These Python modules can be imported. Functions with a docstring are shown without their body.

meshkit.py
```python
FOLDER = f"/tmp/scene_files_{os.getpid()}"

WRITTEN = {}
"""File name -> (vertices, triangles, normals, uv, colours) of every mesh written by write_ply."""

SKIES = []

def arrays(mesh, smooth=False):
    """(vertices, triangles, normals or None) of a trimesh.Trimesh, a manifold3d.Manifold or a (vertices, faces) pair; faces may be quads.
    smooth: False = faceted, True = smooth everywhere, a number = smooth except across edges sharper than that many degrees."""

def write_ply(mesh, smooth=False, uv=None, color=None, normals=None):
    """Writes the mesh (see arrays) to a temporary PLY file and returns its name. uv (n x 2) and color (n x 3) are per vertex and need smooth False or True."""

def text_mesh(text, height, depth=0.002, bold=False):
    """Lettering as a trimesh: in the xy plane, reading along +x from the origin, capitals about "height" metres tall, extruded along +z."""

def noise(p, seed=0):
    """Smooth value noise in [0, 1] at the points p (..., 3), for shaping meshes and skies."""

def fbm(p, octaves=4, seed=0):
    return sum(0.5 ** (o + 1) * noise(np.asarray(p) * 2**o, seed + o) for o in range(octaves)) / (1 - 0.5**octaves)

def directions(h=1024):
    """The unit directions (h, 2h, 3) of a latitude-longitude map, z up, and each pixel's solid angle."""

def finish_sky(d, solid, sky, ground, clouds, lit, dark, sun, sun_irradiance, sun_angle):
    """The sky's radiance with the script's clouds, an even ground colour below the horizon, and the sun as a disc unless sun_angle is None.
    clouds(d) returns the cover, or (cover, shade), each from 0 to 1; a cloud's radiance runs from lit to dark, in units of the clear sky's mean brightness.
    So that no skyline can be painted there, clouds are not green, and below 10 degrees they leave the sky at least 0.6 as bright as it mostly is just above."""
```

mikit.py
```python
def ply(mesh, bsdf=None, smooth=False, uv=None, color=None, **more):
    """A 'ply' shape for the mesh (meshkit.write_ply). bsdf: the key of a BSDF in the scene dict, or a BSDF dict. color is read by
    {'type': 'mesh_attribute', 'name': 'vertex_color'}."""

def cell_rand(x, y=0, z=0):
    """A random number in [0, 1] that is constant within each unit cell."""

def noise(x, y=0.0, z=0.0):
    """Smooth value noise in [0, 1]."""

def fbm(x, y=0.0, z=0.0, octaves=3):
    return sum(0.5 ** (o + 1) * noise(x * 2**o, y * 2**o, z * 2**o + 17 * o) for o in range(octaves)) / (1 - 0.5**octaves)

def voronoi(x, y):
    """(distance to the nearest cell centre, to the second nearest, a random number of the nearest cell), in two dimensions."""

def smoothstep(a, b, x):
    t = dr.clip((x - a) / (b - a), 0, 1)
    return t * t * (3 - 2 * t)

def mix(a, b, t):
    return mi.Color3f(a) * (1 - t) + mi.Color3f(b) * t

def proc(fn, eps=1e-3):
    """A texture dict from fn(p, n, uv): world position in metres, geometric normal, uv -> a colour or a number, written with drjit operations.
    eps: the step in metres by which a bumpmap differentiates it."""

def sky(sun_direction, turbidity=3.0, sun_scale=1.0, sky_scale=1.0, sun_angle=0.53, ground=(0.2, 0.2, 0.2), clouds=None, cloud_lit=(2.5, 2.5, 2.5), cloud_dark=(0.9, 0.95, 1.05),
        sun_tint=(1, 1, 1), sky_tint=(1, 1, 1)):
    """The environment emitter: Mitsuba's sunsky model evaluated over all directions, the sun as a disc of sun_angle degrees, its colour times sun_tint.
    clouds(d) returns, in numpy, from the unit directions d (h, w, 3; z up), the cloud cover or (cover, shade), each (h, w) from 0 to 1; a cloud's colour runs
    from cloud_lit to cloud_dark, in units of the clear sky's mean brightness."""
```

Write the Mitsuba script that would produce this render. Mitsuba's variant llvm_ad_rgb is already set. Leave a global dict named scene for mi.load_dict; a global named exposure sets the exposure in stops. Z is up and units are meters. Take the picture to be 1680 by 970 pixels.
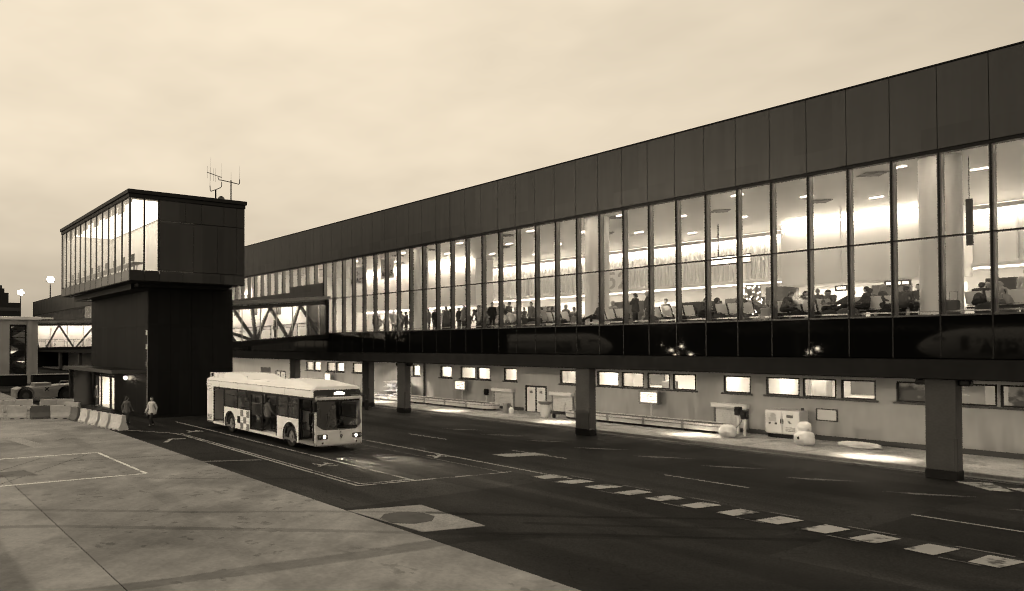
import math, random
import numpy as np
import trimesh
import mitsuba as mi
import drjit as dr
import manifold3d as m3
import mikit, meshkit
from mikit import proc, noise, fbm, smoothstep, mix, cell_rand
from shapely.geometry import Polygon, box as sbox

T = mi.ScalarTransform4f
scene, labels = {}, {}

# ---------------------------------------------------------------- camera, sky, exposure
YAW, PITCH = .5419, .0177
fwd = [math.sin(YAW) * math.cos(PITCH), math.cos(YAW) * math.cos(PITCH), math.sin(PITCH)]
EYE = [0, 0, 4.8]
scene['camera'] = {'type': 'perspective', 'fov': 69.75, 'fov_axis': 'x', 'near_clip': .1, 'far_clip': 6000.,
                   'principal_point_offset_x': .19972, 'principal_point_offset_y': -.06402,
                   'to_world': T().look_at(origin=EYE, target=[EYE[i] + fwd[i] for i in range(3)], up=[0, 0, 1])}
exposure = 3.0
EV = 1 / 8.                                       # radiances below are written as seen in the picture; the exposure brings them back up
TINT = (1.0, .86, .655)                          # the warm tone of all the light in the photograph


def sky_cover(d):
    """High, thin, even overcast at dusk: brightest above the place where the sun went down, duller low down and away from it."""
    el = np.degrees(np.arcsin(np.clip(d[..., 2], -1, 1)))
    az = np.arctan2(d[..., 0], d[..., 1])
    off = np.abs((az - .44 + np.pi) % (2 * np.pi) - np.pi)
    n = meshkit.fbm(np.stack([d[..., 0] / (d[..., 2] + .45) * 2.2, d[..., 1] / (d[..., 2] + .45) * 2.2, d[..., 2] * 4], -1), 5, 3)
    n2 = meshkit.fbm(np.stack([d[..., 0] / (d[..., 2] + .4) * 9, d[..., 1] / (d[..., 2] + .4) * 9, d[..., 2] * 22], -1), 4, 9)
    low = np.exp(-np.maximum(el, 0) / 7.0)
    away = (1 - np.exp(-(off / .85) ** 4)) * (1 - np.clip((el - 25) / 40, 0, 1))
    shade = .04 + .80 * low + .50 * away * (1 - .8 * low) + .40 * (n - .5) + .20 * (n2 - .5)
    return np.ones_like(shade), np.clip(shade, 0, 1)


SKY_K = 12.0
scene['sky'] = mikit.sky([.58, .81, .1], turbidity=4, sun_scale=0.0, sun_angle=14, sky_scale=SKY_K * EV, ground=(.1, .1, .1), clouds=sky_cover,
                         cloud_lit=(2.0 * TINT[0], 2.0 * TINT[1], 2.0 * TINT[2]), cloud_dark=(.5 * TINT[0], .5 * TINT[1] * .98, .5 * TINT[2] * .96), sun_tint=TINT)

scene['sky']['sampling_weight'] = 1.0

# ---------------------------------------------------------------- materials
def gray(v):
    return [v, v, v]


def mat(name, v, rough=.6, spec=.4, **kw):
    c = v if isinstance(v, dict) else {'type': 'rgb', 'value': gray(v) if np.isscalar(v) else list(v)}
    scene[name] = {'type': 'twosided', 'bsdf': {'type': 'principled', 'base_color': c, 'roughness': rough, 'specular': spec, **kw}}
    return name


def seg_dist(p, pts):
    d = mi.Float(99)
    for (ax, ay), (bx, by) in zip(pts[:-1], pts[1:]):
        ux, uy = bx - ax, by - ay
        t = dr.clip(((p.x - ax) * ux + (p.y - ay) * uy) / (ux * ux + uy * uy), 0, 1)
        d = dr.minimum(d, dr.sqrt(dr.square(p.x - ax - t * ux) + dr.square(p.y - ay - t * uy)))
    return d


TYRE_MARKS = [([(-6, 29), (5.05, 22.2), (8.2, 20), (11.24, 18.3), (17, 14.4)], .13, .28), ([(-4, 25.2), (3.1, 21.0), (4.5, 20.3), (11.2, 15.6), (17, 11.3)], .15, .34),
              ([(1, 14.9), (5.2, 14.4), (9.9, 13.9), (12.5, 13.8), (14.6, 13.1)], .26, .42), ([(8.5, 26.3), (11.7, 24.1), (16, 22)], .1, .3),
              ([(14, 16.4), (17.4, 13.8), (20, 12), (22.1, 10.6)], .14, .6), ([(13.6, 14), (15.8, 12.5), (18, 10.8), (20.2, 9.2)], .14, .6),
              ([(15.5, 14.1), (17.1, 12.8), (19, 11.4), (21, 10)], .12, .5), ([(6, 31.8), (9.5, 31.2), (15.8, 30.4)], .09, .3),
              ([(5.1, 46), (4.9, 33), (5.4, 24)], .3, .1), ([(9.6, 44), (9, 33), (8.2, 22), (7, 10)], .28, .12)]


def marks(p):
    k = mi.Float(1)
    for pts, w, a in TYRE_MARKS:
        ww = w * (.75 + .5 * noise(p.x * .7, p.y * .7, 4))
        k = k * (1 - a * (1 - smoothstep(ww * .75, ww * 1.25, seg_dist(p, pts))) * (.65 + .5 * noise(p.x * 1.7, p.y * 1.7, 7)))
    return k


def concrete_fn(p, n, uv):
    big = fbm(p.x * .16, p.y * .16, 0, 4)
    mid = fbm(p.x * 1.1 + 3, p.y * 1.1, 1, 4)
    fine = fbm(p.x * 13, p.y * 13, 2, 3)
    streak = fbm(p.x * .8 + p.y * .5, p.y * 3.2 - p.x * 2.2, 3, 3)
    v = .29 * (.55 + .65 * big) * (.70 + .58 * mid) * (.86 + .28 * fine) * (.86 + .28 * streak)
    blot = smoothstep(.52, .80, fbm(p.x * .45 + 11, p.y * .45, 5, 5))
    v = v * (1 - .30 * blot)
    spots = smoothstep(.66, .78, fbm(p.x * 3.3, p.y * 3.3, 8, 4)) * smoothstep(.5, .7, noise(p.x * .5, p.y * .5, 9))
    v = v * (1 - .35 * spots)
    v = v * mikit.mix(1.0, .84, smoothstep(4.4, 4.5, p.x)).x * (1 - .3 * (1 - smoothstep(2.8, 3.0, p.x)) * smoothstep(1.2, 1.6, p.x))
    v = v * marks(p)
    return mi.Color3f(v)


def asphalt_fn(p, n, uv):
    big = fbm(p.x * .12, p.y * .12, 0, 4)
    mid = fbm(p.x * .9, p.y * .35, 1, 4)
    fine = noise(p.x * 32, p.y * 32, 2)
    v = .019 * (.45 + 1.1 * big) * (.6 + .8 * mid) * (.65 + .7 * fine)
    wheel = smoothstep(.52, .7, noise(p.x * 1.1, p.y * .06, 6))
    v = v * (1 + .6 * wheel)
    patch = smoothstep(.5, .52, cell_rand(dr.floor((p.x + .4 * noise(p.y * .3)) * .22), dr.floor(p.y * .11), 5)) * .4
    v = v * (1 - patch)
    crack = dr.abs(fbm(p.x * .5 + 5, p.y * .5, 4, 4) - .5)
    v = v * (1 - .45 * (1 - smoothstep(0, .009, crack)))
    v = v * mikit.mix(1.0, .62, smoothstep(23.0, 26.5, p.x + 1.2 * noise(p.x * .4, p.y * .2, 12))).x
    return mi.Color3f(v * marks(p))


def asphalt_rough(p, n, uv):
    return .55 + .35 * fbm(p.x * .4, p.y * .4, 3, 3)


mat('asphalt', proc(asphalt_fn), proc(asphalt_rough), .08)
mat('apron_concrete', proc(concrete_fn), .82, .25)
mat('paving', proc(lambda p, n, uv: mi.Color3f(.30 * (.6 + .5 * fbm(p.x * .9, p.y * .9, 0, 4)) * (.8 + .4 * noise(p.x * 14, p.y * 14, 1)) * (1 - .3 * smoothstep(.55, .7, fbm(p.x * .5, p.y * 1.5, 6, 3))))), .75, .3)
mat('slab_concrete', proc(lambda p, n, uv: mi.Color3f(.22 * (.75 + .5 * fbm(p.x * 1.5, p.y * 1.5, 0, 4)) * (.8 + .4 * noise(p.x * 22, p.y * 22, 3)) * marks(p))), .8, .3)


def worn(v, lo):
    def fn(p, n, uv):
        w = fbm(p.x * 1.3, p.y * 2.6, p.z, 4) * .75 + .25 * noise(p.x * 9, p.y * 9, 2)
        return mi.Color3f(mix(lo, v, smoothstep(.28, .47, w)).x * (.8 + .35 * fbm(p.x * .6, p.y * .6, 5, 2)))
    return proc(fn)


mat('road_paint', worn(.30, .07), .65, .2)
mat('dull_paint', worn(.12, .03), .7, .15)
mat('box_paint', worn(.62, .30), .6)


def panel_fn(v, k, amp=.35):
    """Painted metal sheet: a slightly different tone per panel (k = panel size along x or y), faint rain streaks."""
    def fn(p, n, uv):
        t = p.x + p.y
        tone = cell_rand(dr.floor(t / k), dr.floor(p.z / 3.17), 3)
        st = fbm(t * 5, p.z * .35, 1, 4)
        bl = fbm(p.x * .6, p.y * .6, p.z * .6, 3)
        return mi.Color3f(v * (1 + amp * (tone - .5)) * (.72 + .3 * st + .26 * bl))
    return proc(fn)


mat('fascia_sheet', panel_fn(.034, 1.427, .36), .38, .6)
mat('fascia_back', .012, .8)
mat('dark_cladding', panel_fn(.0085, 1.5, .5), .5, .14)
mat('box_cladding', panel_fn(.04, 1.6, .5), .5, .2)
mat('black_metal', .008, .45, .2)
mat('mullion_metal', proc(lambda p, n, uv: mi.Color3f(.085 * (.8 + .4 * fbm(p.x * 3, p.y * 3, p.z * 1.2, 3)))), .38, .5)
mat('dark_steel', .05, .45, .5)
mat('steel', .32, .35, .5, metallic=.6)
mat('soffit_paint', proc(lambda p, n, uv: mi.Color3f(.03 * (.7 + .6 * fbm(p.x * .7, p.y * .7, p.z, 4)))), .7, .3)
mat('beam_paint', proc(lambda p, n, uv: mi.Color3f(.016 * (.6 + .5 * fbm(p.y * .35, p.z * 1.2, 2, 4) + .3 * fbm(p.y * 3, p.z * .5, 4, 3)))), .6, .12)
mat('column_concrete', proc(lambda p, n, uv: mi.Color3f(.085 * (.72 + .36 * fbm(p.x * 2, p.y * 2, p.z * .7, 4) + .14 * noise(p.x * 20, p.y * 20, p.z * 20)) * (1 - .3 * (1 - smoothstep(.2, 1.1, p.z + .5 * noise(p.x * 3, p.y * 3, 1)))))), .75, .3)


def plaster_fn(p, n, uv):
    v = .40 * (.78 + .26 * fbm(p.y * .5, p.z * .5, 1, 4) + .12 * fbm(p.y * 4, p.z * 1.2, 2, 3))
    stain = smoothstep(.55, .8, fbm(p.y * 1.6, p.z * .25, 5, 3)) * smoothstep(2.4, 1.0, p.z)
    grime = 1 - .35 * (1 - smoothstep(.2, .9, p.z + .5 * noise(p.y * 2, p.z, 3)))
    return mi.Color3f(v * (1 - .25 * stain) * grime)


mat('wall_plaster', proc(plaster_fn), .8, .25)
mat('pale_render', proc(lambda p, n, uv: mi.Color3f(.34 * (.75 + .3 * fbm(p.x * .6, p.z * .6, 1, 4) + .15 * fbm(p.x * 4, p.z * .8, 2, 3)))), .8, .25)
mat('white_wall', proc(lambda p, n, uv: mi.Color3f(.72 * (.93 + .1 * fbm(p.x * .5, p.y * .5, p.z * .5, 3)))), .6, .3)
mat('rib_panel', .62, .5, .4)
mat('ceiling_paint', proc(lambda p, n, uv: mi.Color3f(.42 * (.9 + .12 * fbm(p.x * .3, p.y * .3, 2, 3)))), .35, .45)
mat('hall_floor', .5, .3, .5)
mat('print_sheet', proc(lambda p, n, uv: mi.Color3f(.06 + .5 * smoothstep(.38, .62, fbm(p.y * 1.6 + 4, p.z * 1.9, 3, 4)))), .5)
mat('print_light', proc(lambda p, n, uv: mi.Color3f(.38 + .14 * fbm(p.y * 1.1, p.z * 1.4, 3, 3))), .5)
mat('gray_paint', .22, .5)
mat('mid_gray', .12, .5)
mat('number_paint', .36, .5)
mat('lid_iron', proc(lambda p, n, uv: mi.Color3f(.055 * (.7 + .6 * fbm(p.x * 3, p.y * 3, 1, 4)))), .6, .2)
mat('dark_gray', .045, .5)
mat('white_paint', .74, .4, .5)
mat('cream_paint', proc(lambda p, n, uv: mi.Color3f(.62 * (.9 + .16 * fbm(p.y * 2, p.z * 2, p.x, 3)))), .5, .4)
mat('plastic_white', proc(lambda p, n, uv: mi.Color3f(.50 * (.75 + .3 * fbm(p.x * 2, p.y * 2, p.z * 2, 4) + .2 * noise(p.x * 9, p.y * 9, p.z * 9)))), .6, .3)
mat('plastic_dark', proc(lambda p, n, uv: mi.Color3f(.11 * (.7 + .5 * fbm(p.x * 3, p.y * 3, p.z * 3, 3)))), .55, .4)
mat('tractor_paint', proc(lambda p, n, uv: mi.Color3f(.30 * (.7 + .5 * fbm(p.x * 1.5, p.y * 1.5, p.z * 3, 4)))), .45, .4)
mat('cloth_white', proc(lambda p, n, uv: mi.Color3f(.68 * (.8 + .3 * fbm(p.x * 5, p.y * 5, p.z * 5, 3)))), .85, .2)
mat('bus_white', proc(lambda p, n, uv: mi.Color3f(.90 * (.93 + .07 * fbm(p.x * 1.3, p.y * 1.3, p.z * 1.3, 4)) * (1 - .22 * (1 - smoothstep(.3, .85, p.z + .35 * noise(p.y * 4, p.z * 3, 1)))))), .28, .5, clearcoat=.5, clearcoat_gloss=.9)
mat('bus_black', .012, .25, .5)
mat('bus_gray', .16, .4, .5)
mat('bus_inside', .10, .6)
mat('rubber', .018, .8, .2)
mat('skin', .36, .6, .3)
for i, v in enumerate((.02, .045, .09, .17, .32, .55)):
    mat(f'cloth_{i}', v, .85, .2)
mat('hair_dark', .02, .6)
mat('hair_pale', .36, .6)
mat('reflective_vest', .75, .5, .4)
scene['pane_glass'] = {'type': 'thindielectric', 'int_ior': 1.5}
scene['tinted_glass'] = {'type': 'thindielectric', 'int_ior': 1.5, 'specular_transmittance': {'type': 'rgb', 'value': gray(.42)}}
scene['spandrel_glass'] = {'type': 'twosided', 'bsdf': {'type': 'principled', 'base_color': {'type': 'rgb', 'value': gray(.003)}, 'roughness': .01, 'specular': .42}}


def light(k, w=0.0):
    return {'type': 'area', 'sampling_weight': w, 'radiance': {'type': 'rgb', 'value': [k * EV * c for c in TINT]}}


def spot(name, at, to, k, beam, cut, w=.05):
    scene[name] = {'type': 'spot', 'to_world': T().look_at(origin=at, target=to, up=[0, 1, .01]), 'intensity': {'type': 'rgb', 'value': [k * EV * c for c in TINT]}, 'sampling_weight': w, 'beam_width': beam, 'cutoff_angle': cut}


# ---------------------------------------------------------------- mesh helpers
class MB:
    def __init__(self):
        self.v, self.f, self.n = [], [], 0

    def add(self, v, f):
        v, f = np.asarray(v, float), np.asarray(f, int)
        if f.shape[1] == 4:
            f = np.vstack([f[:, [0, 1, 2]], f[:, [0, 2, 3]]])
        self.v.append(v); self.f.append(f + self.n); self.n += len(v)
        return self

    def mesh(self, m, M=None):
        if hasattr(m, 'to_mesh'):
            q = m.to_mesh(); v, f = q.vert_properties[:, :3], q.tri_verts
        else:
            v, f = m.vertices, m.faces
        if M is not None:
            v = np.asarray(v) @ np.asarray(M)[:3, :3].T + np.asarray(M)[:3, 3]
        return self.add(v, f)

    def box(self, x0, x1, y0, y1, z0, z1, c=0):
        x0, x1 = min(x0, x1), max(x0, x1); y0, y1 = min(y0, y1), max(y0, y1); z0, z1 = min(z0, z1), max(z0, z1)
        if c:
            c = min(c, .45 * min(x1 - x0, y1 - y0, z1 - z0))
            pts = [[x, y, z] for X, x in ((0, x0), (1, x1)) for Y, y in ((0, y0), (1, y1)) for Z, z in ((0, z0), (1, z1))]
            P = []
            for x, y, z in pts:
                sx, sy, sz = (1 if x == x0 else -1), (1 if y == y0 else -1), (1 if z == z0 else -1)
                P += [[x, y + sy * c, z + sz * c], [x + sx * c, y, z + sz * c], [x + sx * c, y + sy * c, z]]
            return self.mesh(m3.Manifold.hull_points(np.array(P)))
        v = [[x, y, z] for x in (x0, x1) for y in (y0, y1) for z in (z0, z1)]
        return self.add(v, [[0, 1, 3, 2], [4, 6, 7, 5], [0, 4, 5, 1], [2, 3, 7, 6], [0, 2, 6, 4], [1, 5, 7, 3]])

    def prism(self, poly, z0, z1):
        """Polygon (list of xy) extruded along z."""
        m = trimesh.creation.extrude_polygon(Polygon(poly) if not hasattr(poly, 'exterior') else poly, z1 - z0, engine='earcut')
        m.apply_translation([0, 0, z0])
        return self.mesh(m)

    def xprism(self, poly, x0, x1):
        """Polygon in (y, z), extruded along x."""
        m = trimesh.creation.extrude_polygon(Polygon(poly) if not hasattr(poly, 'exterior') else poly, x1 - x0, engine='earcut')
        v = np.array(m.vertices)
        return self.add(np.stack([v[:, 2] + x0, v[:, 0], v[:, 1]], -1), m.faces)

    def yprism(self, poly, y0, y1):
        """Polygon in (x, z), extruded along y."""
        m = trimesh.creation.extrude_polygon(Polygon(poly) if not hasattr(poly, 'exterior') else poly, y1 - y0, engine='earcut')
        v = np.array(m.vertices)
        return self.add(np.stack([v[:, 0], v[:, 2] + y0, v[:, 1]], -1), np.array(m.faces)[:, ::-1])

    def beam(self, a, b, w, d=None, up=(0, 0, 1)):
        """Rectangular bar from a to b."""
        d = d or w
        a, b = np.array(a, float), np.array(b, float)
        t = (b - a) / np.linalg.norm(b - a); s = np.cross(t, up)
        if np.linalg.norm(s) < 1e-6:
            s = np.cross(t, (1, 0, 0))
        s /= np.linalg.norm(s); u = np.cross(s, t)
        v = [p + s * i * w / 2 + u * j * d / 2 for p in (a, b) for i, j in ((-1, -1), (1, -1), (1, 1), (-1, 1))]
        return self.add(v, [[3, 2, 1, 0], [4, 5, 6, 7], [0, 1, 5, 4], [1, 2, 6, 5], [2, 3, 7, 6], [3, 0, 4, 7]])

    def tube(self, pts, r, sides=8):
        pts = np.array(pts, float)
        rs = np.broadcast_to(r, (len(pts),))
        tan = np.gradient(pts, axis=0); tan /= np.linalg.norm(tan, axis=1, keepdims=True) + 1e-12
        ref = np.array([0, 0, 1.]) if abs(tan[:, 2]).max() < .95 else np.array([.3, .9, .1])
        a = np.cross(tan, ref); a /= np.linalg.norm(a, axis=1, keepdims=True) + 1e-12
        b = np.cross(tan, a)
        ang = np.arange(sides) * 2 * np.pi / sides
        v = (pts[:, None] + rs[:, None, None] * (np.cos(ang)[None, :, None] * a[:, None] + np.sin(ang)[None, :, None] * b[:, None])).reshape(-1, 3)
        f = [[i * sides + j, i * sides + (j + 1) % sides, (i + 1) * sides + (j + 1) % sides, (i + 1) * sides + j] for i in range(len(pts) - 1) for j in range(sides)]
        self.add(v, f)
        k = len(pts) - 1
        self.add(v[:sides], [[0, j + 1, j] for j in range(1, sides - 1)])
        return self.add(v[k * sides:], [[0, j, j + 1] for j in range(1, sides - 1)])

    def cyl(self, a, b, r, sides=16, r2=None):
        return self.tube([a, b], [r, r if r2 is None else r2], sides)

    def ball(self, c, r, sub=2, s=(1, 1, 1)):
        m = trimesh.creation.icosphere(subdivisions=sub, radius=1)
        return self.add(np.array(m.vertices) * r * np.array(s) + np.array(c), m.faces)

    def quad(self, a, b, c, d):
        return self.add([a, b, c, d], [[0, 1, 2, 3]])

    def tri(self):
        return trimesh.Trimesh(np.vstack(self.v), np.vstack(self.f), process=False)


def B(*a):
    return MB().box(*a)


def key_for(base):
    if base not in scene and base not in labels:
        return base
    k = 1
    while f'{base}_{k:03d}' in scene or f'{base}_{k:03d}' in labels:
        k += 1
    return f'{base}_{k:03d}'


COUNT = {}


def nkey(base):
    """Fast numbering for long series."""
    n = COUNT.get(base, 0); COUNT[base] = n + 1
    return base if n == 0 else f'{base}_{n:03d}'


def thing(name, label, cat, group=None):
    k = nkey(name)
    labels[k] = {'label': label, 'category': cat}
    if group:
        labels[k]['group'] = group
    return k


def part(parent, name, mesh, bsdf, smooth=False, emit=None, label=None, kind=None, to_world=None, pick=0.0):
    k = nkey(f'{parent}__{name}')
    d = dict(mesh) if isinstance(mesh, dict) else mikit.ply(mesh.tri() if isinstance(mesh, MB) else mesh, bsdf, smooth=smooth)
    if isinstance(mesh, dict):
        d['bsdf'] = {'type': 'ref', 'id': bsdf}
    if emit:
        d['emitter'] = light(emit, pick)
    if to_world is not None:
        d['to_world'] = to_world
    scene[k] = d
    if label or kind:
        labels[k] = {}
        if label: labels[k]['label'] = label
        if kind: labels[k]['kind'] = kind
    return k


def solid(name, mesh, bsdf, label, cat, group=None, smooth=False, emit=None):
    """A thing that is one mesh."""
    k = thing(name, label, cat, group)
    d = mikit.ply(mesh.tri() if isinstance(mesh, MB) else mesh, bsdf, smooth=smooth)
    if emit:
        d['emitter'] = light(emit)
    scene[k] = d
    return k


def struct(name, mesh, bsdf, label, smooth=False, kind='structure'):
    scene[name] = mikit.ply(mesh.tri() if isinstance(mesh, MB) else mesh, bsdf, smooth=smooth)
    labels[name] = {'label': label, 'kind': kind}
    COUNT[name] = 1


PLY = lambda mb, smooth=False: mikit.ply(mb.tri() if isinstance(mb, MB) else mb, 'white_paint', smooth=smooth)

# ---------------------------------------------------------------- ground and markings
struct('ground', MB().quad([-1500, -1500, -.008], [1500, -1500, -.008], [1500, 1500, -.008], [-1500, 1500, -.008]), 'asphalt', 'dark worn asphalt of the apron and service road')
struct('apron', B(-400, 12.1, -300, 600, -.3, -.02), 'slab_concrete', 'bed under the pale concrete apron slabs')
for x0, x1 in ((-400, -3.5), (-3.48, 4.44), (4.465, 12.1)):
    part('apron', 'slab', MB().box(x0, x1, -300, 600, -.1, .0), 'apron_concrete')
struct('pavement', B(35.4, 41.0, -8, 178, -.2, .12, .02), 'paving', 'raised paved strip under the terminal overhang')
part('pavement', 'kerb', B(35.18, 35.39, -8, 178, -.2, .13, .02), 'slab_concrete')
part('pavement', 'gutter', B(34.75, 35.17, -8, 178, -.2, .004), 'dull_paint')

M_ = 0.006


def ribbon(pts, w, z=M_, wob=0):
    """A painted line: mitred strip through the points."""
    p = np.array(pts, float)
    t = np.gradient(p, axis=0) if len(p) > 2 else np.array([p[1] - p[0]] * 2)
    if len(p) > 2:
        d = np.diff(p, axis=0); d /= np.linalg.norm(d, axis=1, keepdims=True)
        t = np.vstack([d[:1], d[:-1] + d[1:], d[-1:]])
    t /= np.linalg.norm(t, axis=1, keepdims=True)
    n = np.stack([-t[:, 1], t[:, 0]], -1) * w / 2
    L, R = p + n, p - n
    mb = MB()
    for i in range(len(p) - 1):
        mb.quad([*R[i], z], [*R[i + 1], z], [*L[i + 1], z], [*L[i], z])
    return mb


struct('road_markings', ribbon([(12.55, 42.0), (14.66, 38.6), (14.74, 37.2), (14.56, 20.83)], .12), 'road_paint', 'white and cream paint lines on the asphalt')
RM = 'road_markings'
part(RM, 'lane_line', ribbon([(14.95, 38.4), (14.84, 21.09), (16.86, 20.86)], .11), 'road_paint')
part(RM, 'lane_line', ribbon([(14.56, 20.84), (17.74, 20.5)], .12, .0075), 'road_paint')
part(RM, 'lane_line', ribbon([(16.97, 44.6), (16.97, 41.2), (16.86, 20.62)], .13, .009), 'road_paint')
part(RM, 'lane_line', ribbon([(22.02, 60), (21.95, 17.9)], .12), 'road_paint')
part(RM, 'lane_line', ribbon([(20.72, 52), (20.87, 20.1)], .08), 'dull_paint')
part(RM, 'lane_line', ribbon([(17.74, 20.495), (18.5, 20.42)], .07, .006), 'dull_paint')
for a, b in ((18.6, 19.4), (19.7, 20.4), (20.6, 21.2)):
    part(RM, 'stop_line', ribbon([(a, 20.47 - (a - 18) * .1), (b, 20.47 - (b - 18) * .1)], .1), 'road_paint')
part(RM, 'stop_line', ribbon([(18.5, 20.36), (21.0, 20.12)], .06, .0045), 'dull_paint')
part(RM, 'edge_line', ribbon([(11.9, 28.6), (14.4, 27.7)], .22), 'dull_paint')
for k in range(9):
    y = 31.8 + 7.55 * (k - 5)
    part(RM, 'lane_dash', ribbon([(25.62, y), (25.72, y - 3.0)], .11), 'road_paint')
part(RM, 'edge_line', ribbon([(34.35, -6), (34.3, 100)], .10), 'dull_paint')
random.seed(4)
for k in range(15):                                  # the chequered foot crossing along the lane
    y = 18.7 - 1.13 * k
    j = lambda: random.uniform(-.04, .04)
    part(RM, 'crossing_block', MB().quad([21.1 + j(), y - .27 + j(), M_], [22.2 + j(), y - .42 + j(), M_], [22.2 + j(), y + .16 + j(), M_], [21.1 + j(), y + .28 + j(), M_]), 'road_paint')
    if k % 2 == 0:
        part(RM, 'crossing_dash', ribbon([(22.46, y - .25), (22.5, y - 1.3)], .1), 'dull_paint')
        part(RM, 'crossing_dash', ribbon([(20.98, y - .4), (20.96, y - 1.15)], .08), 'dull_paint')
for k in range(9):                                   # worn slanting bars in the far lane
    y = 32.6 - 3.1 * k + .2
    part(RM, 'lane_bar', MB().quad([28.85, y, M_], [29.2, y - .85, M_], [30.4, y - 2.05, M_], [29.55, y - .75, M_]), 'dull_paint')
for k in range(3):
    y = 10.55 - 1.35 * k
    part(RM, 'crossing_bar', MB().quad([32.1, y - 1.25, M_], [32.45, y - 1.75, M_], [33.9, y - .75, M_], [33.2, y, M_]), 'road_paint')
# outline of the stand on the concrete with its thin dark hatch lines
part(RM, 'stand_outline', ribbon([(-6, 27.3), (9.14, 26.95), (9.03, 33.4), (-6, 33.9)], .2, .009), 'box_paint')
for k in range(7):
    x = 8.6 - 1.9 * k
    part(RM, 'hatch_line', ribbon([(x, 33.2), (x - 4.6, 27.4)], .05, .004), 'dark_gray')
part(RM, 'faded_patch', MB().quad([3.4, 28.9, .004], [5.6, 28.8, .004], [5.3, 30.1, .004], [3.6, 30.1, .004]), 'dull_paint')
part(RM, 'faded_patch', MB().quad([6.9, 36.5, .004], [7.7, 36.4, .004], [7.0, 40.9, .004], [6.2, 41, .004]), 'slab_concrete')


def plane_icon(x, y, s, a):
    pts = [(0, 1), (.12, .7), (.12, .25), (.9, -.2), (.9, -.38), (.12, -.1), (.1, -.62), (.36, -.82), (.36, -.95), (0, -.86)]
    pts = pts + [(-u, v) for u, v in pts[-2:0:-1]]
    c, sn = math.cos(a), math.sin(a)
    mb = MB().prism([(x + s * (u * c - v * sn), y + s * (u * sn + v * c)) for u, v in pts], .0005, .006)
    return mb


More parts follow.
